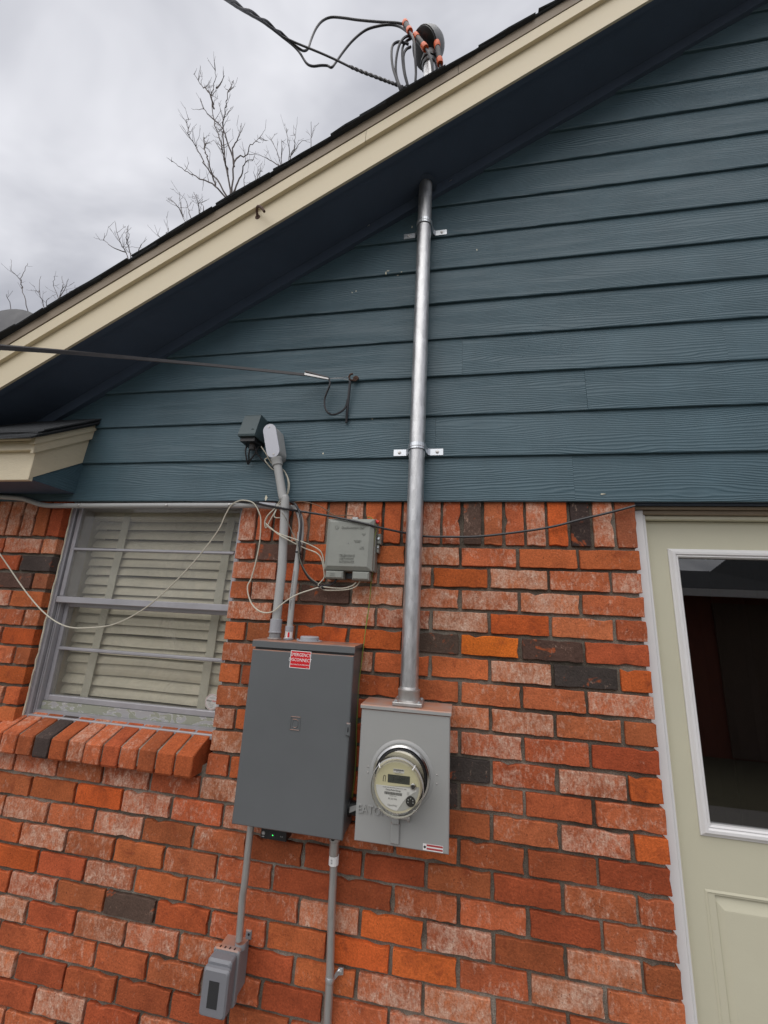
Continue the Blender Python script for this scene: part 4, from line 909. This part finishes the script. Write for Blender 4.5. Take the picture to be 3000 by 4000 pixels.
sp2 = thing('pipe_clip', (ex0+0.006, -0.02, sz), 'small one-hole metal clip round the long steel conduit', 'clip')
MB().lathe((ex0+0.0075, -0.0235, sz), (0.08, 0, 1), [(0.0138, -0.006), (0.0146, -0.004), (0.0146, 0.005), (0.0138, 0.007)], 16).build('band', 'zinc', sp2, smooth=True)
MB().prism([(ex0+0.020, -0.018, sz-0.006), (ex0+0.030, -0.008, sz+0.002), (ex0+0.044, -0.008, sz+0.005), (ex0+0.044, -0.008, sz+0.023), (ex0+0.030, -0.008, sz+0.022), (ex0+0.020, -0.018, sz+0.010)], (0.001, 0.004, 0)).build('foot', 'zinc', sp2)
MB().lathe((ex0+0.036, -0.0085, sz+0.013), A, [(0.0055, 0), (0.0055, 0.004), (0.003, 0.005)], 8).build('screw', 'castalu', sp2)

# ---- weatherproof outlet box
OX0, OX1 = -1.352, -1.2715
ob = thing('outlet_box', ((OX0+OX1)/2, 0, 0.478), 'grey weatherproof outlet box with a smoked window in its flip cover', 'outlet box')
bo = MB().bbox(OX0+0.004, OX1-0.001, -0.056, 0.0, 0.492, 0.608, 0.004).build('body', 'outlet', ob)
MB().bbox(OX1-0.014, OX1+0.006, -0.006, 0.0, 0.606, 0.632, 0.003).build('mounting_ear', 'outlet', ob)
MB().lathe((OX1-0.002, -0.0065, 0.622), A, [(0.0035, 0), (0.0035, 0.001)], 8).build('ear_hole', 'black', ob)
MB().lathe((-1.2860, -0.052+0.0, 0.606), (0, 0, 1), [(0.019, 0), (0.019, 0.010), (0.0165, 0.014)], 18).build('hub', 'outlet', ob, smooth=True) if False else MB().lathe((c6(470, 1205, -.056).x, -0.040, 0.606), (0, 0, 1), [(0.018, 0), (0.018, 0.012), (0.016, 0.016)], 18).build('hub', 'outlet', ob, smooth=True)
# hinged cover: a frame then a bulging lid tilted a little off the wall
def lidring(inset, y, z0=0.476, z1=0.618, r=0.008, tilt=0.0):
    xa, xb, za, zb = OX0-0.004+inset, OX1+0.003-inset, z0+inset, z1-inset
    pts = []
    for cx, cz, a0 in ((xb-r, zb-r, 0), (xa+r, zb-r, 90), (xa+r, za+r, 180), (xb-r, za+r, 270)):
        for k in range(4):
            a = RAD(a0+30*k); pts.append((cx+r*math.cos(a), y+tilt*(cz-za), cz+r*math.sin(a)))
    return pts
MB().loft([lidring(0.0, -0.0565), lidring(0, -0.070), lidring(0.003, -0.074)]).build('cover_frame', 'outlet', ob)
ld = MB().loft([lidring(0.006, -0.0745), lidring(0.006, -0.088), lidring(0.004, -0.0885), lidring(0.004, -0.106), lidring(0.010, -0.112)]).build('cover_lid', 'outlet_lid', ob)
MB().loft([lidring(0.002, -0.1125, 0.484, 0.604), lidring(0.002, -0.120, 0.482, 0.602), lidring(0.007, -0.125, 0.482, 0.602)]).build('lid_face', 'outlet_lid', ld)
MB().box(-1.3300, -1.2975, -0.1260, -0.1251, 0.508, 0.572).build('lid_window', 'smoke', ld)
for k in range(4): MB().box(OX0+0.014+k*0.016, OX0+0.018+k*0.016, -0.0705, -0.062, 0.6155, 0.6186).build('hinge_slot', 'black', ob)

# ---- cables
wr = lambda name, pts, r, m, label, n=6, cat='cable': tag(cable(pts, r, n).build(name, m, smooth=True), label, cat)
Yw = -0.028
wr('black_cable', [P(560, 1975, -.016), P(800, 1962, -.018), P(900, 1960, -.02), ce(200, 145, -.042), ce(300, 170, -.042), ce(430, 195, -.045), ce(500, 207, -.083), ce(640, 230, -.045), ce(870, 266, -.06), ce(1090, 310, -.076), ce(1250, 345, -.077), ce(1400, 385, -.055), ce(1620, 432, -.016), P(1650, 2094, -.016), P(1735, 2097, -.018), P(1862, 2096, -.018), P(2006, 2081, -.018), P(2151, 2059, -.018), P(2278, 2027, -.018), P(2390, 2000, -.018), P(2480, 1976, -.014)], 0.0046, 'rubber', 'black cable slung along under the siding from the window to the door')
wr('black_cable', [ce(560, 150, -.02), ce(600, 165, -.055), ce(636, 235, -.058), ce(655, 330, -.062), ce(650, 420, -.065), ce(640, 520, -.068), ce(636, 610, -.07), ce(650, 690, -.06), ce(690, 790, -.045), ce(740, 860, -.035), ce(800, 905, -.03), ce(850, 920, -.03), ce(930, 908, -.03), ce(965, 885, -.035), ce(985, 850, -.04)], 0.0046, 'rubber', 'black cable curving down past the thin conduit into the phone box')
wr('grey_wire', [ce(440, 200, -.03), ce(490, 258, -.084), ce(530, 330, -.084), ce(570, 420, -.07), ce(610, 510, -.07), ce(630, 590, -.076), ce(645, 680, -.066), ce(690, 780, -.05), ce(745, 850, -.04), ce(815, 900, -.035)], 0.0021, 'grey_wire', 'thin grey wire crossing in front of the thick conduit')
wr('cream_wire', [P(-80, 2060, -.03), P(0, 2165, -.03), P(100, 2310, -.03), P(180, 2400, -.04), P(260, 2447, -.05), P(350, 2452, -.05), P(450, 2437, -.05), P(560, 2380, -.05), P(650, 2305, -.05), P(760, 2192, -.045), P(850, 2075, -.04), P(880, 2012, -.04), P(905, 1972, -.04), P(935, 1956, -.042), P(960, 1955, -.045), P(985, 1962, -.05), ce(235, 180, -.05), ce(265, 240, -.045), ce(281, 310, -.04), ce(275, 480, -.035), ce(255, 610, -.03), ce(225, 740, -.03), ce(190, 860, -.03), ce(160, 920, -.035), ce(165, 1000, -.04), ce(200, 1090, -.05), ce(260, 1150, -.06), ce(330, 1170, -.08), ce(400, 1155, -.084), ce(460, 1105, -.084), ce(530, 1050, -.08), ce(620, 1000, -.075), ce(720, 965, -.055), ce(840, 932, -.04), ce(950, 940, -.035), ce(1050, 942, -.035), ce(1130, 918, -.035), ce(1165, 885, -.04)], 0.0026, 'cream_wire', 'long cream phone wire draped across the window and looped below the phone box')
wr('cream_wire', [cd2(285, 935, -.06), cd2(330, 1000, -.06), cd2(375, 1080, -.045), cd2(440, 1140, -.03), cd2(495, 1160, -.03), cd2(530, 1220, -.03), cd2(546, 1290, -.03), cd2(532, 1370, -.03), ce(500, 90, -.03), ce(455, 140, -.03), ce(400, 215, -.035), ce(345, 275, -.035), ce(320, 345, -.035), ce(345, 372, -.04), ce(440, 432, -.083), ce(520, 462, -.083), ce(600, 490, -.07), ce(680, 518, -.066), ce(760, 552, -.05), ce(830, 595, -.045), ce(855, 645, -.04), ce(866, 720, -.04), ce(876, 760, -.04)], 0.0024, 'cream_wire', 'cream wire from the teal junction box passing behind then across the thick conduit')
wr('cream_wire', [cd2(345, 1040, -.05), cd2(320, 1052, -.05), cd2(335, 1085, -.05), cd2(400, 1150, -.04), cd2(480, 1145, -.032), cd2(520, 1205, -.032), cd2(536, 1290, -.034), cd2(515, 1400, -.034), ce(455, 160, -.035), ce(415, 230, -.04), ce(370, 310, -.04), ce(330, 385, -.04), ce(318, 330, -.045), ce(345, 270, -.045), ce(410, 205, -.04), ce(450, 165, -.03), ce(420, 230, -.042), ce(405, 275, -.042), ce(425, 290, -.042), ce(470, 290, -.04)], 0.0022, 'cream_wire', 'tangled cream wire looping beside the top of the thick conduit')
wr('cream_wire', [ce(318, 330, -.04), ce(345, 360, -.045), ce(450, 447, -.086), ce(530, 492, -.086), ce(600, 530, -.072), ce(700, 577, -.055), ce(790, 612, -.05), ce(835, 655, -.045), ce(855, 720, -.042), ce(868, 800, -.04), ce(865, 850, -.04), ce(815, 905, -.035)], 0.0024, 'cream_wire', 'lower cream wire crossing both conduits to the phone box corner')
wr('cream_wire', [ce(810, 910, -.036), ce(860, 955, -.034), ce(950, 962, -.034), ce(1080, 955, -.034), ce(1160, 928, -.036), ce(1200, 875, -.04)], 0.0022, 'cream_wire', 'short cream wire looping under the phone box')
wr('brown_wire', [ce(550, 158, -.018), ce(650, 140, -.02), ce(760, 160, -.022), ce(850, 195, -.022), ce(930, 250, -.022), ce(980, 270, -.022), ce(1060, 268, -.022), ce(1140, 272, -.022)], 0.0020, 'brown_wire', 'thin brown wire along the soldier bricks to the top of the phone box')
gw = [ce(1270, 285, -.03), ce(1300, 290, -.04), ce(1335, 330, -.05), ce(1350, 400, -.052), ce(1335, 480, -.052), ce(1332, 620, -.04), ce(1325, 760, -.03), ce(1305, 860, -.02), ce(1295, 1000, -.016), ce(1280, 1130, -.016), ce(1260, 1280, -.016)]
gw += [c4(x, y, -.016) for x, y in ((1480, 0), (1455, 200), (1440, 320), (1420, 480), (1405, 600), (1392, 740), (1387, 900), (1380, 1050), (1376, 1250), (1365, 1450), (1348, 1600), (1337, 1690))]
wr('ground_wire', gw, 0.0017, 'green_wire', 'thin green ground wire hanging from the phone box between panel and meter', cat='wire')
for q, lb in ((ce(637, 612, -.066), 'black zip tie round the cables above the brick joint'), (ce(848, 930, -.034), 'black zip tie bundling the cables below the phone box')):
    tag(MB().lathe(q+Vector((0, 0, -0.004)), (0.1, 0, 1) if lb[26:31] == 'cable' else (0.6, 0, 0.5), [(0.009, 0), (0.0095, 0.002), (0.0095, 0.006), (0.009, 0.008)], 12).box(q.x-0.011, q.x-0.004, q.y-0.011, q.y-0.006, q.z-0.003, q.z+0.004).build('zip_tie', 'black', smooth=False), lb, 'zip tie', 'zip ties on the cables')
for i, (pts, lb) in enumerate((([cd2(150, 925, -.05), cd2(140, 980, -.05), cd2(150, 1050, -.04), cd2(165, 1098, -.025), cd2(185, 1060, -.03), cd2(235, 990, -.045), cd2(262, 935, -.06)], 'black wire loop hanging under the teal junction box'),
                                ([cd2(235, 940, -.055), cd2(240, 985, -.05), cd2(280, 1040, -.035), cd2(340, 1095, -.022), cd2(420, 1150, -.02)], 'black wire leading from the teal junction box towards the thick conduit'),
                                ([cd2(180, 950, -.05), cd2(170, 1010, -.045), cd2(172, 1060, -.03), cd2(166, 1092, -.022)], 'short straight black wire inside the loop under the teal junction box'))):
    wr('black_wire', pts, 0.0034, 'rubber', lb, cat='wire')
# ---- telephone drop with its wedge clamp and the hook on the siding
fl = [P(-900, 1300, -1.35), P(-300, 1333, -1.1), P(0, 1356, -.95), P(300, 1379, -.70), P(600, 1406, -.46), P(900, 1434, -.24), cd2(690, 270, -.075)]
mb = MB(); fp_ = curve(fl, 8)
mb.loft([[p+Vector((0, -0.0025, -0.0055)), p+Vector((0, 0.0025, -0.0055)), p+Vector((0, 0.0025, 0.0055)), p+Vector((0, -0.0025, 0.0055))] for p in fp_])
tag(mb.build('drop_cable', 'drop'), 'flat grey aerial phone cable crossing in front of the eave to its clamp', 'cable')
wcl = thing('wedge_clamp', cd2(800, 275, -.06), 'slim metal wedge clamp gripping the aerial phone cable', 'cable clamp')
a_, b_ = cd2(692, 252, -.075), cd2(912, 305, -.05); dv = (b_-a_); un = Vector((0, 0, 1))
MB().loft([[a_+Vector((0, -.006, -.013)), a_+Vector((0, .004, -.013)), a_+Vector((0, .004, -.003)), a_+Vector((0, -.006, -.003))], [b_+Vector((0, -.006, -.007)), b_+Vector((0, .004, -.007)), b_+Vector((0, .004, -.001)), b_+Vector((0, -.006, -.001))]]).build('channel', 'castalu', wcl)
MB().loft([[a_+Vector((0, -.005, .003)), a_+Vector((0, .004, .003)), a_+Vector((0, .004, .010)), a_+Vector((0, -.005, .010))], [b_+Vector((0, -.005, .001)), b_+Vector((0, .004, .001)), b_+Vector((0, .004, .005)), b_+Vector((0, -.005, .005))]]).build('wedge', 'drop', wcl)
MB().tube(curve([b_, cd2(1020, 296, -.04), cd2(1100, 286, -.035)], 4), 0.0011, 5).build('bail_wire', 'zinc', wcl); MB().tube(curve([b_, cd2(1020, 305, -.04), cd2(1105, 322, -.035)], 4), 0.0011, 5).build('bail_wire', 'zinc', wcl)
hkk = thing('drop_hook', cd2(1115, 300, -.02), 'dark iron drop hook with an eye screwed into the siding', 'hook')
MB().tube(curve([cd2(1135, 262, -.045), cd2(1112, 268, -.045), cd2(1100, 290, -.042), cd2(1108, 315, -.038), cd2(1130, 322, -.03), cd2(1160, 325, -.02)], 5), 0.0042, 7).build('hook_rod', 'rust', hkk, smooth=True)
ey = cd2(1162, 306, -.018); MB().tube([ey+Vector((0.0095*math.cos(a), -0.002, 0.0085*math.sin(a))) for a in [2*math.pi*k/16 for k in range(17)]], 0.0035, 7).build('eye', 'rust', hkk, smooth=True)
MB().lathe(ey+Vector((0, 0.009, 0)), A, [(0.006, 0), (0.006, 0.012), (0.003, 0.015)], 8).build('lag_screw', 'rust', hkk)
wr('black_loop', [cd2(905, 308, -.05), cd2(922, 335, -.05), cd2(915, 380, -.05), cd2(890, 440, -.045), cd2(872, 500, -.04), cd2(873, 560, -.04), cd2(893, 610, -.04), cd2(935, 638, -.04), cd2(985, 632, -.04), cd2(1040, 600, -.035), cd2(1070, 560, -.03), cd2(1085, 500, -.03)], 0.0042, 'rubber', 'black cable loop hanging from the wedge clamp to the iron hook')
wr('black_stub', [cd2(1110, 330, -.035), cd2(1105, 370, -.033), cd2(1092, 500, -.028), cd2(1082, 600, -.024), cd2(1074, 715, -.014)], 0.0056, 'rubber', 'straight black cable stub hanging down from the iron hook', n=8)

# ---- service drop and weatherhead wires
def wcp(x, y, Y): return wc(x, y, Y)
ap = [wcp(x, y, Y) for x, y, Y in ((-620, -140, -.70), (-480, -40, -.60), (-330, 60, -.48), (-150, 165, -.36), (0, 280, -.26))]
fd = (ap[0]-ap[3]).normalized()            # on towards the pole, out of the picture
base = [ap[0]+fd*(6-i*0.06)+Vector((0, 0, 0.03*(6-i*0.06))) for i in range(100)]+curve(ap, 10)
for s, lb in ((0, 'black service drop conductor arching highest to the upper orange-banded splice'), (1, 'black service drop conductor dipping lowest before rising to the middle splice')):
    pts = []
    for i, p in enumerate(base):
        a = i*0.42+s*math.pi; r = 0.0095
        pts.append(p+Vector((0.3*math.cos(a), 0.7*math.cos(a), math.sin(a)))*r)
    if s == 0: tail = [(80, 345, -.22), (140, 392, -.20), (180, 412, -.18), (215, 392, -.17), (240, 320, -.15), (280, 230, -.14), (330, 170, -.13), (400, 140, -.12), (500, 145, -.12), (620, 162, -.12), (800, 178, -.12), (930, 185, -.12), (1000, 200, -.115)]
    else: tail = [(90, 365, -.20), (145, 425, -.18), (200, 510, -.17), (250, 536, -.16), (320, 530, -.15), (370, 532, -.14), (405, 546, -.14), (440, 505, -.13), (500, 420, -.12), (580, 325, -.12), (680, 245, -.12), (780, 212, -.12), (880, 200, -.115), (960, 218, -.115), (1040, 275, -.12), (1085, 300, -.12)]
    tag(MB().tube(pts[:-2]+curve([pts[-1]]+[wcp(*q) for q in tail], 5), 0.0058, 8).build('service_wire', 'service', smooth=True), lb, 'cable')
nb = [p+Vector((0, 0, -0.012)) for p in base]
pts = nb[:-1]+curve([nb[-1]]+[wcp(*q) for q in ((110, 345, -.22), (220, 390, -.20), (340, 440, -.18), (450, 490, -.16), (560, 545, -.14))], 5)
tag(MB().tube(pts, 0.0050, 7).build('messenger_wire', 'service', smooth=True), 'straight bare messenger wire of the overhead service drop', 'cable')
nt2 = curve([wcp(*q) for q in ((555, 540, -.14), (650, 580, -.13), (760, 622, -.12), (860, 660, -.11), (940, 690, -.10), (1000, 715, -.07))], 8)
tw = thing('twisted_grip', nt2[-1], 'twisted wire grip tying the messenger wire to the mast above the roof', 'cable grip')
for s in (0, 1): MB().tube([p+Vector((0.2*math.cos(i*1.1+s*math.pi), 0.6*math.cos(i*1.1+s*math.pi), math.sin(i*1.1+s*math.pi)))*0.0055 for i, p in enumerate(nt2)], 0.0050, 6).build('strand', 'service', tw, smooth=True)
MB().tube(curve([nt2[-2], wcp(980, 710, -.09), wcp(1008, 690, -.085), wcp(1015, 640, -.085), wcp(1005, 610, -.085)], 4), 0.0026, 6).build('loose_end', 'service', tw, smooth=True)
lw = [([(1030, 360, -.12), (990, 345, -.13), (940, 340, -.14), (900, 370, -.14), (890, 440, -.14), (900, 540, -.13), (930, 640, -.12), (955, 710, -.11), (975, 770, -.09), (985, 830, -.06)], 'leftmost black wire loop drooping from the weatherhead'),
      ([(1060, 300, -.12), (1020, 292, -.13), (975, 325, -.14), (945, 390, -.14), (928, 480, -.13), (925, 570, -.12), (940, 650, -.11), (965, 710, -.10), (990, 760, -.08), (1010, 830, -.05)], 'second black wire loop drooping from the weatherhead'),
      ([(1050, 310, -.11), (1005, 340, -.12), (980, 390, -.12), (978, 460, -.12), (985, 540, -.11), (1000, 620, -.10), (1030, 720, -.08), (1045, 790, -.05)], 'third black wire loop drooping from the weatherhead'),
      ([(1045, 380, -.11), (1010, 400, -.12), (988, 450, -.12), (990, 520, -.11), (1000, 600, -.10), (1020, 680, -.08), (1040, 760, -.05)], 'innermost black wire loop drooping from the weatherhead'),
      ([(1035, 255, -.135), (1060, 300, -.15), (1075, 360, -.15), (1082, 470, -.14), (1088, 580, -.12), (1082, 690, -.10), (1078, 800, -.06)], 'black wire dropping straight in front of the dark weatherhead plate'),
      ([(1160, 385, -.14), (1190, 430, -.14), (1212, 490, -.135), (1222, 560, -.125), (1226, 640, -.11), (1226, 740, -.08)], 'black wire leaving the tilted splice in front of the mast'),
      ([(1080, 285, -.11), (1120, 250, -.11), (1165, 238, -.11), (1205, 250, -.11), (1230, 290, -.11), (1255, 350, -.11)], 'grey wire arching over the weatherhead to the right splice'),
      ([(1283, 515, -.10), (1288, 580, -.09), (1288, 660, -.06)], 'short black wire below the right splice')]
for pts, lb in lw: tag(MB().tube(curve([wcp(*q) for q in pts], 5), 0.0062, 7).build('weatherhead_wire', 'service', smooth=True), lb, 'wire')
for a_, b_, lb in (((1000, 185, -.12), (1040, 255, -.135), 'upper splice connector with orange bands on the service wires'), ((1085, 290, -.13), (1165, 390, -.14), 'middle splice connector with orange bands in front of the weatherhead'), ((1258, 352, -.11), (1284, 515, -.10), 'right splice connector with orange bands beside the mast')):
    p, q = wcp(*a_), wcp(*b_); s_ = thing('splice_connector', q, lb, 'splice', 'insulated splices at the weatherhead'); d_ = q-p; l_ = d_.length
    MB().lathe(p, d_, [(0.0125, 0.0), (0.0135, l_*0.05), (0.0135, l_*0.95), (0.0125, l_)], 14).build('sleeve', 'drop', s_, smooth=True)
    for t0, t1 in ((-0.04, 0.22), (0.78, 1.04)): MB().lathe(p, d_, [(0.0148, l_*t0), (0.0155, l_*(t0+0.02)), (0.0155, l_*(t1-0.02)), (0.0148, l_*t1)], 14).build('orange_band', 'orange_tape', s_, smooth=True)

# ---- grey dish behind the roof edge at far left
dc = P(28, 1203, 1.0); DRr = 0.62
dd = thing('satellite_dish', (dc.x, 1.1, 4.285+SL*(dc.x)), 'dark grey round-topped dish showing behind the roof edge at far left', 'dish')
zc_ = dc.z-DRr
prof = [(0.002, 0.05), (DRr*0.4, 0.042), (DRr*0.75, 0.02), (DRr*0.97, -0.012), (DRr, -0.016), (DRr*1.0, -0.024), (DRr*0.97, -0.022), (DRr*0.6, 0.02), (0.002, 0.042)]
MB().lathe((dc.x, 1.0, zc_), (0, -1, 0.0), prof, 48, cap=False).build('reflector', 'dish', dd, smooth=True)
rz = 4.27+SL*dc.x
MB().tube([(dc.x, 1.01, zc_), (dc.x, 1.12, zc_-0.1), (dc.x, 1.12, max(rz, 0)-0.02)], 0.022, 10).build('mast', 'castalu', dd, smooth=True)

# ---- bare trees beyond the roof
rt_ = random.Random(21)
def limb(mb, pts, r0, r1, depth=0, seg=5, twig=1.0):
    pts = curve(pts, seg); n = len(pts)
    # slight natural kinks
    kk = (pts[-1]-pts[0]).length/n*0.07
    pts = [p+Vector((rt_.gauss(0, kk), rt_.gauss(0, kk*2), rt_.gauss(0, kk)))*(0 if i in (0,) else 1) for i, p in enumerate(pts)]
    mb.tube(pts, [r0+(r1-r0)*i/(n-1) for i in range(n)], 5 if r0 > 0.02 else 4)
    ln = sum((pts[i+1]-pts[i]).length for i in range(n-1))
    cnt = int(ln*2.6*twig)
    for k in range(cnt):
        t = rt_.uniform(0.25, 1.0); i = min(int(t*(n-1)), n-2); p = pts[i].lerp(pts[i+1], t*(n-1)-i); d = (pts[i+1]-pts[i]).normalized()
        side = Vector((rt_.gauss(0, 1), rt_.gauss(0, 0.6), rt_.gauss(0.2, 0.6))).normalized()
        d2 = (d*0.75+side*0.75+Vector((0, 0, 0.25))).normalized(); l2 = rt_.uniform(0.18, 0.55)*(1 if depth == 0 else 0.55)
        m1 = p+d2*l2*0.5; e = p+d2*l2+Vector((0, 0, l2*0.12))
        if depth < 1 and l2 > 0.16: limb(mb, [p, m1, e], max(0.0050, r0*0.35), 0.003, depth+1, 3, 1.2)
        else: mb.tube([p, m1, e], [0.005, 0.0045, 0.0035], 4)
def bare_tree(label, Y, base_px, limbs, r=0.03, twig=1.0, cr=c1):
    top = cr(*base_px, Y); t = thing('bare_tree', (top.x, Y, 0), label, 'tree', 'leafless trees behind the house')
    tr = MB(); tr.tube(curve([(top.x+0.15, Y, -0.05), (top.x-0.05, Y, top.z*0.35), (top.x+0.1, Y+0.05, top.z*0.7), top], 6), [0.15-0.10*i/18 for i in range(19)], 10); tr.build('trunk', 'bark', t, smooth=True)
    cwn = MB()
    for l in limbs: limb(cwn, [cr(x, y, Y+rt_.gauss(0, 0.25)*(0 if i == 0 else 1)) for i, (x, y) in enumerate(l)], r*0.9, 0.006, 0, 5, twig)
    cwn.build('crown', 'bark', t)
bare_tree('tallest leafless tree above the roof edge, left of the service wires', 8.0, (1002, 900),
    [[(1002, 900), (985, 760), (968, 680), (950, 600), (925, 520), (912, 420), (930, 330), (925, 265)], [(985, 760), (968, 680), (966, 560), (972, 470), (990, 400), (1008, 350)],
     [(1002, 890), (940, 780), (890, 720), (850, 640), (815, 580), (812, 505)], [(1002, 890), (930, 800), (860, 772), (800, 735), (740, 695)], [(1002, 880), (1012, 700), (1060, 670), (1090, 620), (1130, 590)],
     [(1012, 700), (985, 620), (965, 560), (930, 520), (880, 470), (865, 420)], [(1012, 720), (1005, 640), (1035, 590), (1040, 545)], [(925, 470), (905, 400), (870, 365), (838, 315)], [(935, 380), (955, 360), (970, 325)], [(930, 800), (900, 700), (885, 640), (885, 590)], [(1010, 830), (1040, 760), (1060, 700), (1095, 690)]], 0.034, 1.1)
bare_tree('leafless tree showing a low clump of twigs right of the tallest tree', 8.8, (1225, 760),
    [[(1225, 800), (1210, 700), (1190, 640), (1168, 592)], [(1225, 790), (1215, 690), (1218, 630), (1215, 600)], [(1225, 790), (1250, 690), (1245, 610), (1235, 552)], [(1225, 790), (1260, 670), (1275, 610), (1272, 575)], [(1260, 670), (1285, 630), (1315, 605)], [(1300, 760), (1340, 660), (1345, 590), (1345, 525)], [(1210, 720), (1165, 690), (1118, 668)]], 0.022, 0.9)
bare_tree('small leafless tree with twigs just right of the tallest tree base', 9.4, (1110, 830), [[(1110, 850), (1105, 780), (1095, 745)], [(1110, 850), (1122, 770), (1125, 720)], [(1105, 790), (1118, 750), (1135, 740)], [(1060, 850), (1055, 760), (1072, 740)]], 0.018, 0.7)
bare_tree('leafless tree with a thin twig clump left of the tallest tree', 8.6, (850, 1000), [[(850, 1020), (800, 960), (780, 890), (775, 830)], [(850, 1020), (860, 900), (850, 860), (838, 832)], [(850, 1020), (820, 930), (810, 890), (800, 860)], [(790, 930), (760, 880), (728, 858)], [(860, 960), (880, 900), (868, 880)]], 0.02, 0.9)
bare_tree('leafless tree spreading low above the roof edge, left of centre', 8.2, (575, 1180), [[(575, 1200), (545, 1090), (515, 1040), (498, 955)], [(575, 1200), (560, 1080), (545, 1020), (555, 975)], [(545, 1090), (490, 1070), (448, 1037)], [(570, 1130), (600, 1080), (610, 1055)], [(720, 1110), (700, 1040), (678, 1010)], [(720, 1110), (715, 1030), (728, 985)]], 0.022, 0.9)
bare_tree('slender leafless tree with a forked twig above the dish at far left', 9.0, (120, 320), [[(120, 330), (112, 210), (95, 140), (88, 105), (50, 60), (48, 15)], [(95, 140), (90, 105), (105, 60), (122, 32)], [(60, 330), (45, 215), (25, 165)]], 0.018, 0.35, c3)
bare_tree('leafless tree with two twig fans beside the dish at far left', 9.3, (215, 320), [[(215, 330), (190, 210), (168, 150), (178, 88)], [(215, 330), (200, 215), (212, 180)], [(255, 290), (250, 180), (232, 130), (235, 88)], [(255, 290), (258, 170), (270, 130), (268, 88)], [(258, 180), (280, 140), (296, 98)], [(255, 200), (290, 165), (308, 148)], [(168, 150), (155, 155)]], 0.016, 0.4, c3)

# ================================================================ BEHIND THE CAMERA (seen only mirrored in the glass)
gr = thing('garage', (5.2, -6.5, 0), 'low brick garage with a white gutter across the yard, mirrored in the door glass', 'garage')
gx = (1.6, 9.5)
MB().box(gx[0], gx[1], -8.6, -5.2, 0, 2.2).build('wall', 'yard_brick', gr)
rg_ = [(gx[0]-0.3, 2.74), (4.0, 2.74), (4.7, 3.3), (gx[1]+0.3, 3.3)]
rf = MB(); nr = len(rg_)
rf.add([(x, -4.75, 2.22) for x, z in rg_]+[(x, -7.0, z) for x, z in rg_]+[(x, -9.2, 2.22) for x, z in rg_], [(i, i+1, i+1+nr*k, i+nr*k) if k == 2 else (i+nr*k, i+1+nr*k, i+1+nr*(k+1), i+nr*(k+1)) for i in range(nr-1) for k in range(3) if k < 3])
rf.build('roof', 'shingle', gr)
MB().box(gx[0]-0.3, gx[1]+0.3, -4.75, -4.66, 2.11, 2.21).build('gutter', 'white', gr)
MB().box(gx[0]+1.4, gx[0]+3.9, -5.2, -5.17, 0.02, 2.05).build('garage_door', 'wood', gr)
for k, (x, y) in enumerate(((0.9, -9.0), (3.2, -11.5))):
    t = thing('yard_tree', (x, y, 0), ('leafless yard tree left of the garage, mirrored in the door glass', 'leafless yard tree behind the garage, mirrored in the door glass')[k], 'tree', 'trees across the yard')
    MB().tube([(x, y, -0.05), (x+0.05, y, 1.5), (x-0.05, y, 3.0)], [0.14, 0.11, 0.09], 9).build('trunk', 'bark', t, smooth=True)
    cw = MB()
    for a in range(9):
        d = Vector((math.cos(a*2.4), math.sin(a*2.4), 1.5)).normalized(); b = Vector((x-0.05, y, 2.2+0.12*a)); limb(cw, [b, b+d*1.0, b+d*2.0+Vector((0, 0, .3)), b+d*3.2+Vector((0, 0, .5))], 0.045, 0.008, 0, 4, 0.7)
    cw.build('crown', 'bark', t)
